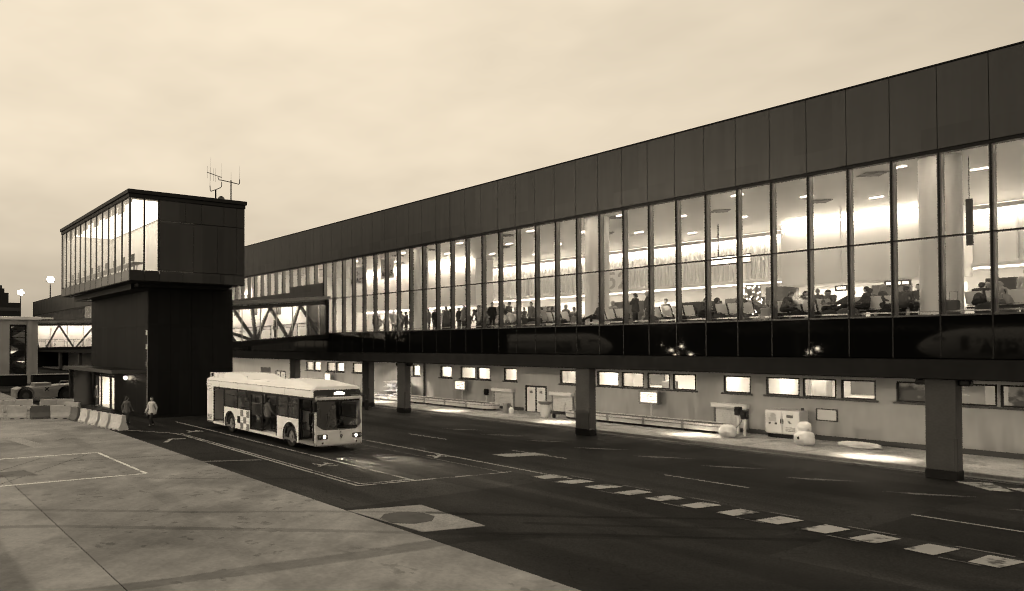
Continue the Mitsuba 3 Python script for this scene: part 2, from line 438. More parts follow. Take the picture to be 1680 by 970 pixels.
for x, y in ((15.9, 38.9), (15.92, 25.2), (21.45, 24.6)):
    part(RM, 'aeroplane_symbol', plane_icon(x, y, .62, 2.2), 'road_paint')
part(RM, 'arrow_mark', ribbon([(12.9, 35.2), (13.6, 36.3), (14.3, 36.0)], .25), 'road_paint')
part(RM, 'drain_grating', MB().quad([23.9, 22.9, M_], [25.9, 22.4, M_], [25.95, 23.2, M_], [23.9, 23.8, M_]), 'slab_concrete')
# the concrete cover slab let into the asphalt, with its eight-sided cast lid
struct('cover_slab', MB().prism([(12.12, 17.86), (12.4, 14.8), (14.25, 14.45), (14.46, 17.35)], -.1, .008), 'slab_concrete', 'pale concrete slab let into the asphalt round a dark cover')
part('cover_slab', 'lid', MB().prism([(13.05 + .78 * math.cos(t) * 1.05, 16.25 + .72 * math.sin(t)) for t in (np.arange(8) + .5) * math.pi / 4], -.1, .014), 'lid_iron')
part(RM, 'manhole', MB().prism([(22.75 + .9 * math.cos(t), 36.6 + .9 * math.sin(t)) for t in np.arange(16) * math.pi / 8], -.1, .006), 'slab_concrete')

# ---------------------------------------------------------------- the terminal
XG, Y0, S = 33.0, 9.409, 1.427                       # glass line, first mullion, bay
Z_SOF, Z_BAND, Z_SILL, Z_TR, Z_HEAD, Z_ROOF, Z_FL, Z_CEIL, XB = 3.62, 4.37, 5.92, 8.74, 11.81, 14.96, 5.9, 12.15, 50.0
YA, YE = Y0 - 8 * S, 177.4
YD = Y0 + 44 * S                                     # bays built one by one up to here
TB = thing('terminal_building', 'long dark airport terminal with a lit glazed hall raised over a covered service road', 'building')
part(TB, 'floor_slab', B(33.12, 54, YA, YE, 4.4, Z_FL), 'soffit_paint')
part(TB, 'hall_floor', MB().quad([33.12, YA, Z_FL + .004], [54, YA, Z_FL + .004], [54, YE, Z_FL + .004], [33.12, YE, Z_FL + .004]), 'hall_floor')
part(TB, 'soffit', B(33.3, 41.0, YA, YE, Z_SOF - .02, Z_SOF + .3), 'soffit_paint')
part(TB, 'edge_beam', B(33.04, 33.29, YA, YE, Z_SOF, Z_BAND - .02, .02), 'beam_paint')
part(TB, 'roof', B(33.06, 55, YA, YE, 14.5, 14.9), 'fascia_back')
part(TB, 'roof_coping', B(32.9, 33.5, YA, YE, Z_ROOF - .06, Z_ROOF, .01), 'black_metal')
part(TB, 'ceiling', B(33.25, 54, YA, YE, Z_CEIL, Z_CEIL + .2), 'ceiling_paint')
part(TB, 'fascia_backing', B(33.02, 33.25, YA, YE, Z_HEAD + .02, 14.88), 'fascia_back')
part(TB, 'head_rail', B(32.97, 33.3, YA, YE, Z_HEAD - .05, Z_HEAD + .07), 'black_metal')
part(TB, 'sill_rail', B(32.985, 33.1, YA, YE, Z_SILL - .035, Z_SILL + .03), 'dark_steel')
part(TB, 'handrail', B(33.45, 33.53, YA, YD, Z_SILL + .13, Z_SILL + .18), 'steel')
part(TB, 'end_wall', B(33.1, 55, YA - .3, YA, 0, 14.5), 'dark_cladding')
part(TB, 'end_wall', B(33.1, 55, YE, YE + .3, 0, 14.5), 'dark_cladding')
part(TB, 'rear_wall', B(54, 54.4, YA, YE, 0, 14.5), 'dark_cladding')
fascia = PLY(B(32.93, 33.0, .008, S - .008, Z_HEAD + .08, Z_ROOF - .07, .006))
fasc_s = PLY(B(32.935, 33.0, .008, S - .008, Z_SILL + .05, 10.15, .006))
fasc_m = PLY(B(32.935, 33.0, .008, S - .008, Z_SILL + .05, 9.66, .006))
span = PLY(B(32.99, 33.02, .012, S - .012, Z_BAND + .01, Z_SILL - .04))
mull = PLY(B(33.035, 33.34, -.065, .065, Z_SILL + .03, Z_HEAD - .05, .008))
joint = PLY(B(32.972, 33.03, -.022, .022, Z_BAND, Z_HEAD - .05))
pane_u = PLY(MB().quad([33.01, S - .02, Z_TR + .03], [33.01, .02, Z_TR + .03], [33.01, .02, Z_HEAD - .05], [33.01, S - .02, Z_HEAD - .05]))
pane_l = PLY(MB().quad([33.01, S - .02, Z_SILL + .03], [33.01, .02, Z_SILL + .03], [33.01, .02, Z_TR - .03], [33.01, S - .02, Z_TR - .03]))
pane_s = PLY(MB().quad([33.01, S - .02, 10.18], [33.01, .02, 10.18], [33.01, .02, Z_HEAD - .05], [33.01, S - .02, Z_HEAD - .05]))
pane_m = PLY(MB().quad([33.01, S - .02, 9.7], [33.01, .02, 9.7], [33.01, .02, Z_HEAD - .05], [33.01, S - .02, Z_HEAD - .05]))
trans = PLY(B(33.005, 33.2, .065, S - .065, Z_TR - .028, Z_TR + .028))
transf = PLY(B(32.975, 33.008, .022, S - .022, Z_TR - .022, Z_TR + .022))
for i in range(-8, 44):
    y = Y0 + i * S
    at = T().translate([0, y, 0])
    part(TB, 'fascia_panel', fascia, 'fascia_sheet', to_world=at)
    part(TB, 'spandrel_panel', span, 'spandrel_glass', to_world=at)
    m = part(TB, 'mullion', mull, 'mullion_metal', to_world=at)
    part(m, 'glazing_bar', joint, 'black_metal', to_world=at)
    if i < 30:
        part(TB, 'upper_pane', pane_u, 'pane_glass', to_world=at)
        part(TB, 'lower_pane', pane_l, 'pane_glass', to_world=at)
        t = part(TB, 'transom', trans, 'mullion_metal', to_world=at)
        part(t, 'transom_cap', transf, 'black_metal', to_world=at)
    else:
        part(TB, 'short_pane', pane_s if i < 34 else pane_m, 'pane_glass', to_world=at)
        part(TB, 'wall_panel', fasc_s if i < 34 else fasc_m, 'fascia_sheet', to_world=at)
far = [MB() for _ in range(4)]
y = YD
while y < YE - S:
    far[0].box(32.93, 33.0, y + .01, y + S - .01, Z_HEAD + .08, Z_ROOF - .07)
    far[1].box(32.97, 33.3, y - .08, y + .08, Z_SILL, Z_HEAD - .05)
    far[2].quad([33.01, y + S - .02, 9.7], [33.01, y + .02, 9.7], [33.01, y + .02, Z_HEAD - .05], [33.01, y + S - .02, Z_HEAD - .05])
    far[3].box(32.935, 33.0, y + .01, y + S - .01, Z_BAND, 9.68)
    y += S
for mb, n, b in zip(far, ('far_fascia', 'far_mullions', 'far_panes', 'far_wall_panels'), ('fascia_sheet', 'mullion_metal', 'pane_glass', 'fascia_sheet')):
    part(TB, n, mb, b, kind='stuff')

# inside the hall: round columns, ribbed rear wall with its bright cove, shop fronts, hanging signs
COLY = [11.75 + 15.7 * k for k in range(0, 5)]
for y in COLY:
    part(TB, 'hall_column', MB().cyl([35.9, y, Z_FL], [35.9, y, Z_CEIL], .66, 40), 'white_wall', smooth=30)
HY1 = 62.0
part(TB, 'cross_wall', B(33.4, 54, HY1 + 4, HY1 + 4.3, Z_FL, Z_CEIL), 'white_wall')
part(TB, 'hall_rear_wall', B(XB, XB + .2, YA, YE, 9.15, Z_CEIL), 'white_wall')
part(TB, 'shop_rear_wall', B(53.5, 53.7, YA, YE, Z_FL, Z_CEIL), 'white_wall')
part(TB, 'shop_light', B(51.4, 51.7, YA + 1, 65, 9.0, 9.04), 'white_paint', emit=9, pick=.3)
part(TB, 'shop_ceiling', B(50.21, 53.5, YA, 66, 9.1, 9.2), 'white_wall')
part(TB, 'header', B(XB - .35, XB + .2, YA, 66, 8.98, 9.16, .01), 'white_paint')
ribs = MB()
for y0, y1 in ((YA, 13.3), (23.6, 50)):
    y = y0
    while y < y1:
        w = .09 + .05 * (int(y * 7.3) % 3)
        ribs.box(XB - .09, XB - .002, y, y + w, 9.17, 11.72)
        y += w + .12 + .04 * (int(y * 5.1) % 2)
part(TB, 'wall_ribs', ribs, 'rib_panel', kind='stuff', label='pale vertical ribs along the rear wall of the hall')
part(TB, 'cove_light', MB().box(XB - .42, XB - .12, YA + .5, 65, 11.96, 12.04), 'white_paint', emit=28, pick=.7)
part(TB, 'cove_lip', B(XB - .46, XB - .43, YA, 65.5, 11.9, 12.14), 'white_paint')
part(TB, 'far_hall_light', B(44, 44.3, 67, YE - 2, 11.9, 11.96), 'white_paint', emit=28 * 1.3, pick=.1)
part(TB, 'far_hall_wall', B(45.5, 45.7, 67, YE, Z_FL, Z_CEIL), 'white_wall')
# ceiling details: recessed lamps and dark square air outlets
random.seed(7)
dl = MB()
for k in range(46):
    y, x = YA + 2 + k * 1.62, (36.2, 39.4, 42.6, 45.8)[(k * 3) % 4]
    dl.box(x, x + .1, y, y + .55, Z_CEIL - .02, Z_CEIL - .004)
for k in range(52):                                  # a row of small lamps just inside the glass
    dl.box(34.3, 34.42, Y0 - 7 * S + k * S + .3, Y0 - 7 * S + k * S + 1.1, Z_CEIL - .02, Z_CEIL - .004)
part(TB, 'ceiling_lamps', dl, 'white_paint', emit=40, pick=.3, kind='stuff', label='small bright recessed lamps in the hall ceiling')
for k in range(16):
    x, y = random.uniform(36, 46), YA + 4 + k * 4.1
    part(TB, 'air_outlet', MB().prism([(x - .6, y), (x, y - .6), (x + .6, y), (x, y + .6)], Z_CEIL - .03, Z_CEIL - .005), 'mid_gray')
# bright plain bulkhead between the ribbed stretches
part(TB, 'bulkhead', B(47.6, 49.9, 15.0, 23.3, 8.45, Z_CEIL - .02), 'white_wall')
part(TB, 'bulkhead_light', B(47.25, 47.45, 15.2, 23.1, 11.94, 12.0), 'white_paint', emit=28 * .9, pick=.3)
part(TB, 'bulkhead', B(43.6, 45.6, 45.2, 63.0, 8.3, Z_CEIL - .02), 'white_wall')
part(TB, 'bulkhead_light', B(43.2, 43.4, 45.4, 62.8, 11.94, 12.0), 'white_paint', emit=28 * 1.2, pick=.15)
part(TB, 'screen_wall', B(46.0, 46.2, 47.0, 64.0, Z_FL, 8.28), 'white_wall')
part(TB, 'screen_wall_light', B(44.6, 44.8, 47.2, 62.8, 8.22, 8.28), 'white_paint', emit=28 * .8, pick=.1)
# shop fronts below the ribs
SHOPS = [(9.4, 12.6, 7.0, 8.6, 'glow'), (13.2, 14.4, 6, 8.3, 'dark_gray'), (15.2, 17.2, 6.9, 8.2, 'glow'), (17.6, 19.4, 6.3, 8.3, 'gray_paint'), (19.6, 22.6, 6.9, 8.25, 'glow'), (23.4, 25.2, 6, 8.6, 'mid_gray'),
         (25.4, 27.8, 6, 8.0, 'gray_paint'), (28.2, 31.2, 6, 7.9, 'dark_gray'), (31.3, 33.4, 6.8, 8.0, 'glow'), (33.8, 36.4, 6, 8.2, 'mid_gray'), (36.5, 38.0, 6, 7.6, 'dark_gray'), (38.2, 41.5, 7.4, 8.4, 'glow'),
         (42, 43.5, 6, 8.2, 'gray_paint'), (43.9, 47.0, 6.6, 8.2, 'glow'), (48, 50.5, 6, 8.4, 'mid_gray'), (51, 55, 6.8, 8.3, 'glow')]
for y0, y1, z0, z1, k in SHOPS:
    if k == 'glow':
        part(TB, 'light_box', B(49.6, 49.8, y0, y1, z0, z1, .02), 'white_paint', emit=1.5, pick=.02)
        part(TB, 'shop_counter', B(48.6, 49.3, y0, y1, Z_FL, 7.0, .03), 'gray_paint')
    else:
        part(TB, 'shop_front', B(49.5, 49.9, y0, y1, z0, z1, .02), k)
# gate number on the rear wall
g = meshkit.text_mesh('52', 1.25, .02, bold=True)
v = np.array(g.vertices)
gy = 37.5
part(TB, 'gate_number', trimesh.Trimesh(np.stack([XB - .12 - v[:, 2], gy - v[:, 0], 9.3 + v[:, 1]], -1), g.faces, process=False), 'number_paint')
part(TB, 'gate_number_panel', B(XB - .115, XB - .095, 35.4, 38.1, 9.17, 10.9), 'rib_panel')

# outer columns with skirting and floodlights
for k, y in enumerate([11.0, 26.5, 42.25, 48.0, 58.0, 73.6, 89.3, 105, 120.7, 136.4, 152]):
    x = 34.3 if k == 3 else 33.35
    c = part(TB, 'outer_column', B(x, x + .55, y - .45, y + .45, 0, Z_SOF, .02), 'column_concrete')
    part(c, 'skirting', B(x - .02, x + .57, y - .47, y + .47, -.01, .34, .015), 'black_metal')
    part(c, 'corner_guard', MB().box(x - .012, x + .08, y - .462, y - .37, .345, 1.5, .004), 'dark_steel')
# ground-floor wall with its window openings: (y0, y1) of the openings, all between the same heights
W = 41.0
WZ0, WZ1 = 2.24, 3.18
WINS = [(-1.2, 1.0, 'dark'), (2.2, 4.2, 'dark'), (5.4, 7.2, 'dim'), (8.2, 11.5, 'dim'), (11.6, 13.6, 'dim'), (13.75, 15.15, 'dim'), (15.95, 17.4, 'lit'), (17.6, 19.12, 'lit'), (19.26, 20.9, 'lit'), (21.68, 23.15, 'lit'), (24.74, 26.16, 'lit'), (26.34, 27.82, 'lit'), (28.06, 29.6, 'lit'),
        (29.78, 31.42, 'lit'), (33.05, 34.4, 'lit'), (38.3, 39.6, 'lit'), (40.98, 42.4, 'lit'), (42.58, 44.28, 'lit'), (45.3, 46.7, 'lit'), (49.3, 50.3, 'lit'),
        (57.9, 59.55, 'lit'), (61.0, 62.5, 'lit'), (62.7, 64.2, 'lit'), (65.4, 66.8, 'lit'), (67, 68.4, 'lit')]
DOORS = [(35.55, 37.5, 2.0), (72.9, 75.3, 2.0)]
cuts = sorted([(a, b, WZ0, WZ1) for a, b, _ in WINS] + [(a, b, .12, z) for a, b, z in DOORS])
wall = MB()
y = YA
for a, b, z0, z1 in cuts:
    if a > y + .001: wall.box(W, W + .3, y, a, 0, Z_SOF)
    if z0 > .2: wall.box(W, W + .3, a, b, 0, z0)
    wall.box(W, W + .3, a, b, z1, Z_SOF)
    y = b
wall.box(W, W + .3, y, YE, 0, Z_SOF)
part(TB, 'ground_floor_wall', wall, 'wall_plaster')
part(TB, 'wall_skirting', B(W - .02, W - .003, YA, 35.4, .12, .36), 'dark_gray')
part(TB, 'wall_skirting', B(W - .02, W - .003, 37.65, 72.7, .12, .36), 'dark_gray')
part(TB, 'office_ceiling', B(W + .31, 46, YA, 90, 3.4, 3.55), 'white_wall')
part(TB, 'office_floor', B(W + .31, 46, YA, 90, .0, .13), 'gray_paint')
part(TB, 'office_rear_wall', B(46, 46.2, YA, 90, .13, 3.4), 'white_wall')
part(TB, 'office_light', B(43.4, 43.9, 15.7, 89, 3.33, 3.38), 'white_paint', emit=24, pick=.4)
part(TB, 'office_light', B(43.6, 43.8, YA + 1, 15.2, 3.33, 3.37), 'white_paint', emit=24 * .35, pick=.05)
for y in (15.5, 21.2, 24.2, 32.3, 37.9, 40.3, 44.9, 48.5, 53, 60.2, 65, 70):
    part(TB, 'office_partition', B(W + .31, 46, y - .05, y + .05, .13, 3.4), 'white_wall')
for k, (a, b, kind) in enumerate(WINS):
    w = MB()
    for bx in ((a + .001, a + .075, WZ0 + .001, WZ1 - .001), (b - .075, b - .001, WZ0 + .001, WZ1 - .001)):
        w.box(W + .03, W + .13, bx[0], bx[1], bx[2], bx[3])
    w.box(W + .03, W + .13, a + .075, b - .075, WZ0 + .001, WZ0 + .07); w.box(W + .03, W + .13, a + .075, b - .075, WZ1 - .07, WZ1 - .001)
    wk = part(TB, 'window', w, 'black_metal')
    part(wk, 'pane', MB().quad([W + .08, b - .07, WZ0 + .06], [W + .08, a + .07, WZ0 + .06], [W + .08, a + .07, WZ1 - .06], [W + .08, b - .07, WZ1 - .06]), 'pane_glass')
    part(wk, 'sill', B(W - .11, W + .03, a - .1, b + .1, WZ0 - .09, WZ0 - .005, .01), 'dark_gray')
    if kind == 'lit' and k % 2 == 0:       # what stands in the rooms
        part(TB, 'office_cabinet', B(44.2, 44.9, a + .2, a + .9, .13, 2.55 + .3 * (k % 3), .02), ('mid_gray', 'dark_gray', 'gray_paint')[k % 3])
    elif kind == 'lit':
        part(TB, 'wall_board', B(45.9, 45.98, a + .1, b - .1, 2.2, 3.0, .01), ('gray_paint', 'mid_gray')[k % 2 if k % 4 else 0])
for a, b, z in DOORS:
    fr = MB().box(W - .02, W + .12, a, a + .12, .12, z).box(W - .02, W + .12, b - .12, b, .12, z).box(W - .02, W + .12, a + .12, b - .12, z - .12, z)
    dk = part(TB, 'double_door', fr, 'black_metal')
    mid = (a + b) / 2
    for q, (p0, p1) in enumerate(((a + .13, mid - .05), (mid + .05, b - .13))):
        part(dk, 'leaf', MB().box(W + .02, W + .07, p0, p1, .14, z - .13, .006).box(W - .012, W + .02, p0 + .05, p1 - .05, .98, 1.03), 'white_paint')
        part(dk, 'notice', B(W + .008, W + .019, (p0 + p1) / 2 - .12, (p0 + p1) / 2 + .12, 1.45, 1.62), 'mid_gray')
    part(dk, 'mullion', B(W - .02, W + .1, mid - .05, mid + .05, .14, z - .12), 'black_metal')
# posters behind the panes at the right end
for a, b, k in ((13.8, 15.1, 0), (12.05, 13.3, 1), (8.3, 11.3, 2)):
    p = part(TB, 'poster', B(W + .2, W + .22, a, b, WZ0 + .05, WZ1 - .05), 'print_sheet' if k != 1 else 'print_light')
    if k == 1:
        mb = MB()
        for r, wd in enumerate((.5, .56, .3, .66)):
            u = 13.22
            while wd > .05:
                l = min(wd, .05 + .07 * ((r * 5 + int(u * 37)) % 3))
                mb.box(W + .19, W + .197, u - l, u, 3.0 - .115 * r, 3.045 - .115 * r); u -= l + .025; wd -= l + .025
        part(p, 'print', mb, 'white_paint')
part(TB, 'drain_pipe', MB().cyl([W - .12, 48.6, .12], [W - .12, 48.6, Z_SOF - .03], .09, 10), 'dark_gray', smooth=40)
part(TB, 'drain_pipe', MB().cyl([W - .12, 71.6, .12], [W - .12, 71.6, Z_SOF - .03], .09, 10), 'dark_gray', smooth=40)
part(TB, 'wall_notice', B(W - .03, W - .003, 76.5, 79, 1.7, 2.3), 'dark_gray')
# lamps under the overhang: small black housings on the soffit, each throwing a pool on the pavement
LAMPS = [(36.4, 14.3, 1.0), (37.6, 22.9, 1.0), (36.7, 31.0, .8), (36.4, 40.6, .9), (37.2, 50.2, 1.0), (37.0, 60, .9), (37.0, 69, .9), (37, 79, 1), (37, 90, 1), (37, 104, .8), (37, 122, .8), (37, 140, .8)]
for ya, yb, kk in ((-1, 55, 1.0), (55.2, 94, 2.6)):
    sl = part(TB, 'soffit_strip', MB().quad([36.9, yb, Z_SOF - .06], [37.05, yb, Z_SOF - .06], [37.05, ya, Z_SOF - .06], [36.9, ya, Z_SOF - .06]), 'white_paint', emit=42 * kk, pick=.7 if kk == 1 else .3)
    part(sl, 'housing', B(36.86, 37.09, ya, yb, Z_SOF - .055, Z_SOF - .021), 'dark_gray')
for k, (x, y, s) in enumerate(LAMPS):
    f = part(TB, 'soffit_lamp', B(x - .14, x + .14, y - .14, y + .14, Z_SOF - .14, Z_SOF - .022, .02), 'black_metal')
    spot(f'soffit_spot_{k:03d}', [x, y, Z_SOF - .16], [x - .0, y, 0], 260 * s, 4, 27, (.2 if y < 55 else .06) if y < 95 else .01)
for k, y in enumerate((11.0, 42.25)):
    for q, (a, b) in enumerate(((y + .46, y + .8), (y - .8, y - .46))):
        part(TB, 'column_floodlight', B(33.5, 33.85, a, b, 3.38, 3.58, .03), 'black_metal')

# ---------------------------------------------------------------- the dark tower with the glazed room on top
TW = thing('control_tower', 'dark panelled tower block carrying a larger overhanging box with a lit glazed control room', 'tower')
tx0, tx1, ty0, ty1 = 16.2, 22.45, 47.6, 61.9
core = MB().box(tx0 + .06, tx1, 60.6, ty1, 0, 8.86).box(tx0 + .06, tx1, ty0 + .06, 55.2, 0, 8.86).box(tx0 + .06, tx1, 55.2, 60.6, 2.55, 8.86).box(20.5, tx1, 55.2, 60.6, 0, 2.55)
part(TW, 'core', core, 'fascia_back')
zs = [.15, 3.1, 6.15, 8.85]
for c in range(4):
    a, b = tx0 + (tx1 - tx0) * c / 4, tx0 + (tx1 - tx0) * (c + 1) / 4
    for r in range(3):
        part(TW, 'cladding_panel', B(a + .01, b - .01, ty0, ty0 + .055, zs[r] + .008, zs[r + 1] - .008, .005), 'dark_cladding')
ys = [ty0 + .06, 50.1, 52.6, 55.2, 57.9, 60.6, ty1]
for c in range(6):
    for r in range(3):
        z0 = zs[r]
        if r == 0 and c in (3, 4):
            continue
        part(TW, 'cladding_panel', B(tx0, tx0 + .055, ys[c] + .01, ys[c + 1] - .01, z0 + .008, zs[r + 1] - .008, .005), 'dark_cladding')
part(TW, 'plinth', MB().box(tx0 - .03, tx1, ty0 - .03, ty0 + .05, 0, .145).box(tx0 - .03, tx0 + .05, ty0 + .05, 55.2, 0, .145), 'black_metal')
# entrance on the long side: lit lobby, sliding leaves, canopy on a post
part(TW, 'lobby_wall', MB().box(20.4, 20.48, 55.2, 60.6, 0, 2.55).box(tx0 + .3, 20.4, 55.21, 55.26, 0, 2.55).box(tx0 + .3, 20.4, 60.54, 60.59, 0, 2.55), 'white_wall')
part(TW, 'lobby_floor', B(tx0 + .1, 20.4, 55.25, 60.55, 0, .03), 'gray_paint')
part(TW, 'lobby_light', B(17.6, 19.6, 56.5, 59.5, 2.5, 2.54), 'white_paint', emit=22, pick=.08)
dr_ = part(TW, 'entrance_door', MB().box(tx0, tx0 + .1, 55.2, 55.3, .03, 2.5).box(tx0, tx0 + .1, 60.5, 60.6, .03, 2.5).box(tx0, tx0 + .1, 55.3, 60.5, 2.4, 2.54).box(tx0, tx0 + .1, 56.25, 56.55, .03, 2.4).box(tx0, tx0 + .1, 58.9, 59.0, .03, 2.4), 'black_metal')
part(dr_, 'pane', MB().quad([tx0 + .05, 56.25, .05], [tx0 + .05, 55.3, .05], [tx0 + .05, 55.3, 2.4], [tx0 + .05, 56.25, 2.4]), 'pane_glass')
part(dr_, 'pane', MB().quad([tx0 + .05, 60.5, .05], [tx0 + .05, 59, .05], [tx0 + .05, 59, 2.4], [tx0 + .05, 60.5, 2.4]), 'pane_glass')
cn = part(TW, 'canopy', B(13.9, tx0 - .005, 47.9, 61.5, 3.02, 3.2, .02), 'dark_cladding')
part(cn, 'edge_trim', MB().box(13.85, 13.895, 47.9, 61.5, 3.0, 3.23).box(13.9, tx0 - .01, 47.86, 47.895, 3.0, 3.23), 'dark_steel')
part(cn, 'post', B(14.0, 14.3, 60.0, 60.3, 0, 3.015), 'black_metal')
part(cn, 'side_screen', B(14.4, 16.1, 61.3, 61.4, .02, 3.015), 'dark_steel')
wl = part(TW, 'door_lamp', MB().ball([tx0 - .16, 52, 2.54], .13, 2), 'white_paint', emit=25, pick=.02)
part(wl, 'bracket', B(tx0 - .06, tx0 - .003, 51.9, 52.1, 2.48, 2.66, .01), 'black_metal')
cd = part(TW, 'conduit', MB().tube([(tx0 - .05, ty0 - .05, .2), (tx0 - .05, ty0 - .05, 5.7)], .035, 6), 'steel')
for z in (3.45, 4.6, 5.55):
    part(cd, 'junction_box', B(tx0 - .16, tx0 - .06, ty0 - .16, ty0 - .02, z, z + .34, .02), 'white_paint' if z > 4 else 'gray_paint')
# the overhanging box
bx0, bx1, by0, by1, bz0, bz1 = 14.08, 22.1, 45.0, 63.5, 8.92, 14.66
part(TW, 'box_floor', B(bx0 + .05, bx1, by0 + .06, by1, bz0, bz0 + .5), 'black_metal')
part(TW, 'box_underside_beam', MB().box(14.9, tx0 - .01, 47.2, 62.5, 8.55, bz0 - .005).box(15.1, 21.6, 46.4, 47.55, 8.7, bz0 - .005), 'black_metal')
part(TW, 'box_roof', MB().box(bx0 - .04, bx1 + .04, by0 - .04, by1 + .04, 14.16, 14.4, .02).box(bx0 - .12, bx1 + .12, by0 - .12, by1 + .12, 14.405, bz1, .02), 'black_metal')
part(TW, 'box_side_wall', MB().box(bx1 - .1, bx1 - .003, by0 + .06, by1, 9.43, 14.15).box(bx0 + .05, bx1 - .1, by1 - .1, by1, 9.43, 14.15), 'box_cladding')
rows = [(8.95, 9.62, [16.06, 17.65, 20.3, 21.3, 22.1]), (9.64, 12.82, [16.06, 18.35, 20.1, 21.5, 22.1]), (12.84, 14.14, [16.06, 17.8, 18.95, 20.55, 21.5, 22.1])]
for z0, z1, xs in rows:
    for a, b in zip(xs[:-1], xs[1:]):
        part(TW, 'box_panel', B(a + .01, b - .01, by0, by0 + .055, z0 + .008, z1 - .008, .005), 'box_cladding')
part(TW, 'base_panel', B(bx0 + .02, 15.05, by0 - .002, by0 + .05, 8.95, 9.6, .005), 'spandrel_glass')
part(TW, 'base_panel', B(15.07, 16.03, by0 - .002, by0 + .05, 8.95, 9.6, .005), 'spandrel_glass')
part(TW, 'corner_post', B(bx0, bx0 + .12, by0, by0 + .12, 8.95, 14.15), 'mullion_metal')
for a, b in ((bx0 + .14, 15.02), (15.1, 15.96)):
    part(TW, 'front_pane', MB().quad([a, by0 + .05, 9.66], [b, by0 + .05, 9.66], [b, by0 + .05, 14.12], [a, by0 + .05, 14.12]), 'pane_glass')
part(TW, 'window_post', B(15.02, 15.1, by0, by0 + .12, 9.62, 14.14), 'black_metal')
part(TW, 'window_post', B(15.96, 16.05, by0, by0 + .12, 9.62, 14.14), 'black_metal')
n = 12
step = (by1 - by0 - .12) / n
random.seed(12)
for i in range(n):
    a = by0 + .12 + i * step
    part(TW, 'window_post', B(bx0, bx0 + .1, a + step - .045, a + step + .045 if i < n - 1 else a + step, 8.95, 14.14), 'mullion_metal')
    part(TW, 'side_pane', MB().quad([bx0 + .05, a + step, 9.68], [bx0 + .05, a, 9.68], [bx0 + .05, a, 14.12], [bx0 + .05, a + step, 14.12]), 'pane_glass')
    part(TW, 'sill_panel', B(bx0 + .02, bx0 + .06, a + .05, a + step - .05, 8.97, 9.6, .005), 'gray_paint')
    drop = random.choice((.2, .3, .45, .6)) if i else .2
    part(TW, 'roller_blind', B(bx0 + .22, bx0 + .235, a + .06, a + step - .06, 14.1 - drop, 14.12), 'white_paint')
part(TW, 'room_floor', B(bx0 + .2, bx1 - .12, by0 + .2, by1 - .15, 9.43, 9.46), 'gray_paint')
part(TW, 'room_ceiling', B(bx0 + .12, bx1 - .12, by0 + .12, by1 - .12, 14.12, 14.155), 'white_wall')
part(TW, 'room_wall', MB().box(bx0 + .2, 18.4, by1 - .2, by1 - .12, 9.47, 14.1).box(18.4, 18.5, by0 + .4, by1 - .15, 9.47, 14.1).box(16.08, 18.4, by0 + .07, by0 + .12, 9.47, 14.1), 'white_wall')
part(TW, 'room_light', MB().box(14.5, 18.2, by0 + .5, by1 - .4, 14.06, 14.1), 'white_paint', emit=2.5, pick=.2)
for k in range(9):
    y = by0 + .6 + k * 2.0
    d = solid('control_desk', MB().box(14.5, 15.3, y, y + 1.5, 10.12, 10.18, .01).box(14.6, 14.66, y + .05, y + .1, 9.47, 10.12).box(14.6, 14.66, y + 1.4, y + 1.45, 9.47, 10.12).box(15.2, 15.26, y + .05, y + .1, 9.47, 10.12).box(15.2, 15.26, y + 1.4, y + 1.45, 9.47, 10.12),
              'gray_paint', f'pale desk in the glazed tower room, {["nearest", "second", "third", "fourth", "fifth", "sixth", "seventh", "eighth", "farthest"][k]} of nine', 'desk', 'desks in the tower room')
    mo = thing('computer_screen', f'dark computer screen on the {["corner", "second", "third", "fourth", "fifth", "sixth", "seventh", "eighth", "farthest"][k]} desk in the tower room', 'monitor', 'screens in the tower room')
    part(mo, 'panel', B(14.72, 14.76, y + .4, y + 1.05, 10.3, 10.75, .01), 'dark_gray')
    part(mo, 'stand', MB().box(14.75, 14.79, y + .68, y + .78, 10.2, 10.5).box(14.68, 14.9, y + .6, y + .86, 10.183, 10.2), 'black_metal')

# aerials on the roof of the tower
an = thing('antenna_mast', 'pair of dark roof masts joined by crossbars and carrying whip aerials on the tower', 'antenna')
part(an, 'mast', MB().cyl([22.0, 47, bz1 - .02], [22.0, 47, 16.5], .05, 8), 'black_metal', smooth=40)
part(an, 'crossbar', MB().tube([(21.0, 47, 16.6), (21.05, 47, 16.44), (21.3, 47, 16.43), (22.0, 47, 16.37), (22.62, 47, 16.3), (22.66, 47, 16.36), (22.67, 47, 16.65)], .03, 6), 'black_metal', smooth=40)
part(an, 'mast', MB().cyl([20.83, 47, bz1 - .02], [20.83, 47, 15.72], .05, 8), 'black_metal', smooth=40)
part(an, 'crossbar', MB().tube([(20.4, 47, 15.95), (20.42, 47, 15.62), (20.46, 47, 15.56), (20.83, 47, 15.72), (21.2, 47, 15.9), (21.28, 47, 16.0), (21.28, 47, 16.3)], .028, 6), 'black_metal', smooth=40)
part(an, 'boom', MB().cyl([20.18, 47, 16.86], [21.28, 47, 16.62], .025, 6), 'black_metal')
for x, z0, z1 in ((20.2, 16.45, 17.3), (20.45, 16.3, 17.25), (20.68, 16.3, 17.2), (20.8, 16.25, 17.2)):
    part(an, 'dipole', MB().cyl([x, 47, z0], [x, 47, z1], .009, 5), 'dark_steel')
for x, z0, z1, r in ((20.4, 15.9, 17.9, .008), (21.26, 16.3, 17.6, .008), (22.67, 16.6, 17.6, .010), (22.0, 16.5, 17.1, .007)):
    part(an, 'whip', MB().cyl([x, 47, z0], [x, 47, z1], r, 5, r * .5), 'dark_steel')
dsh = thing('satellite_dish', 'small round dish antenna between the two masts on the tower roof', 'antenna')
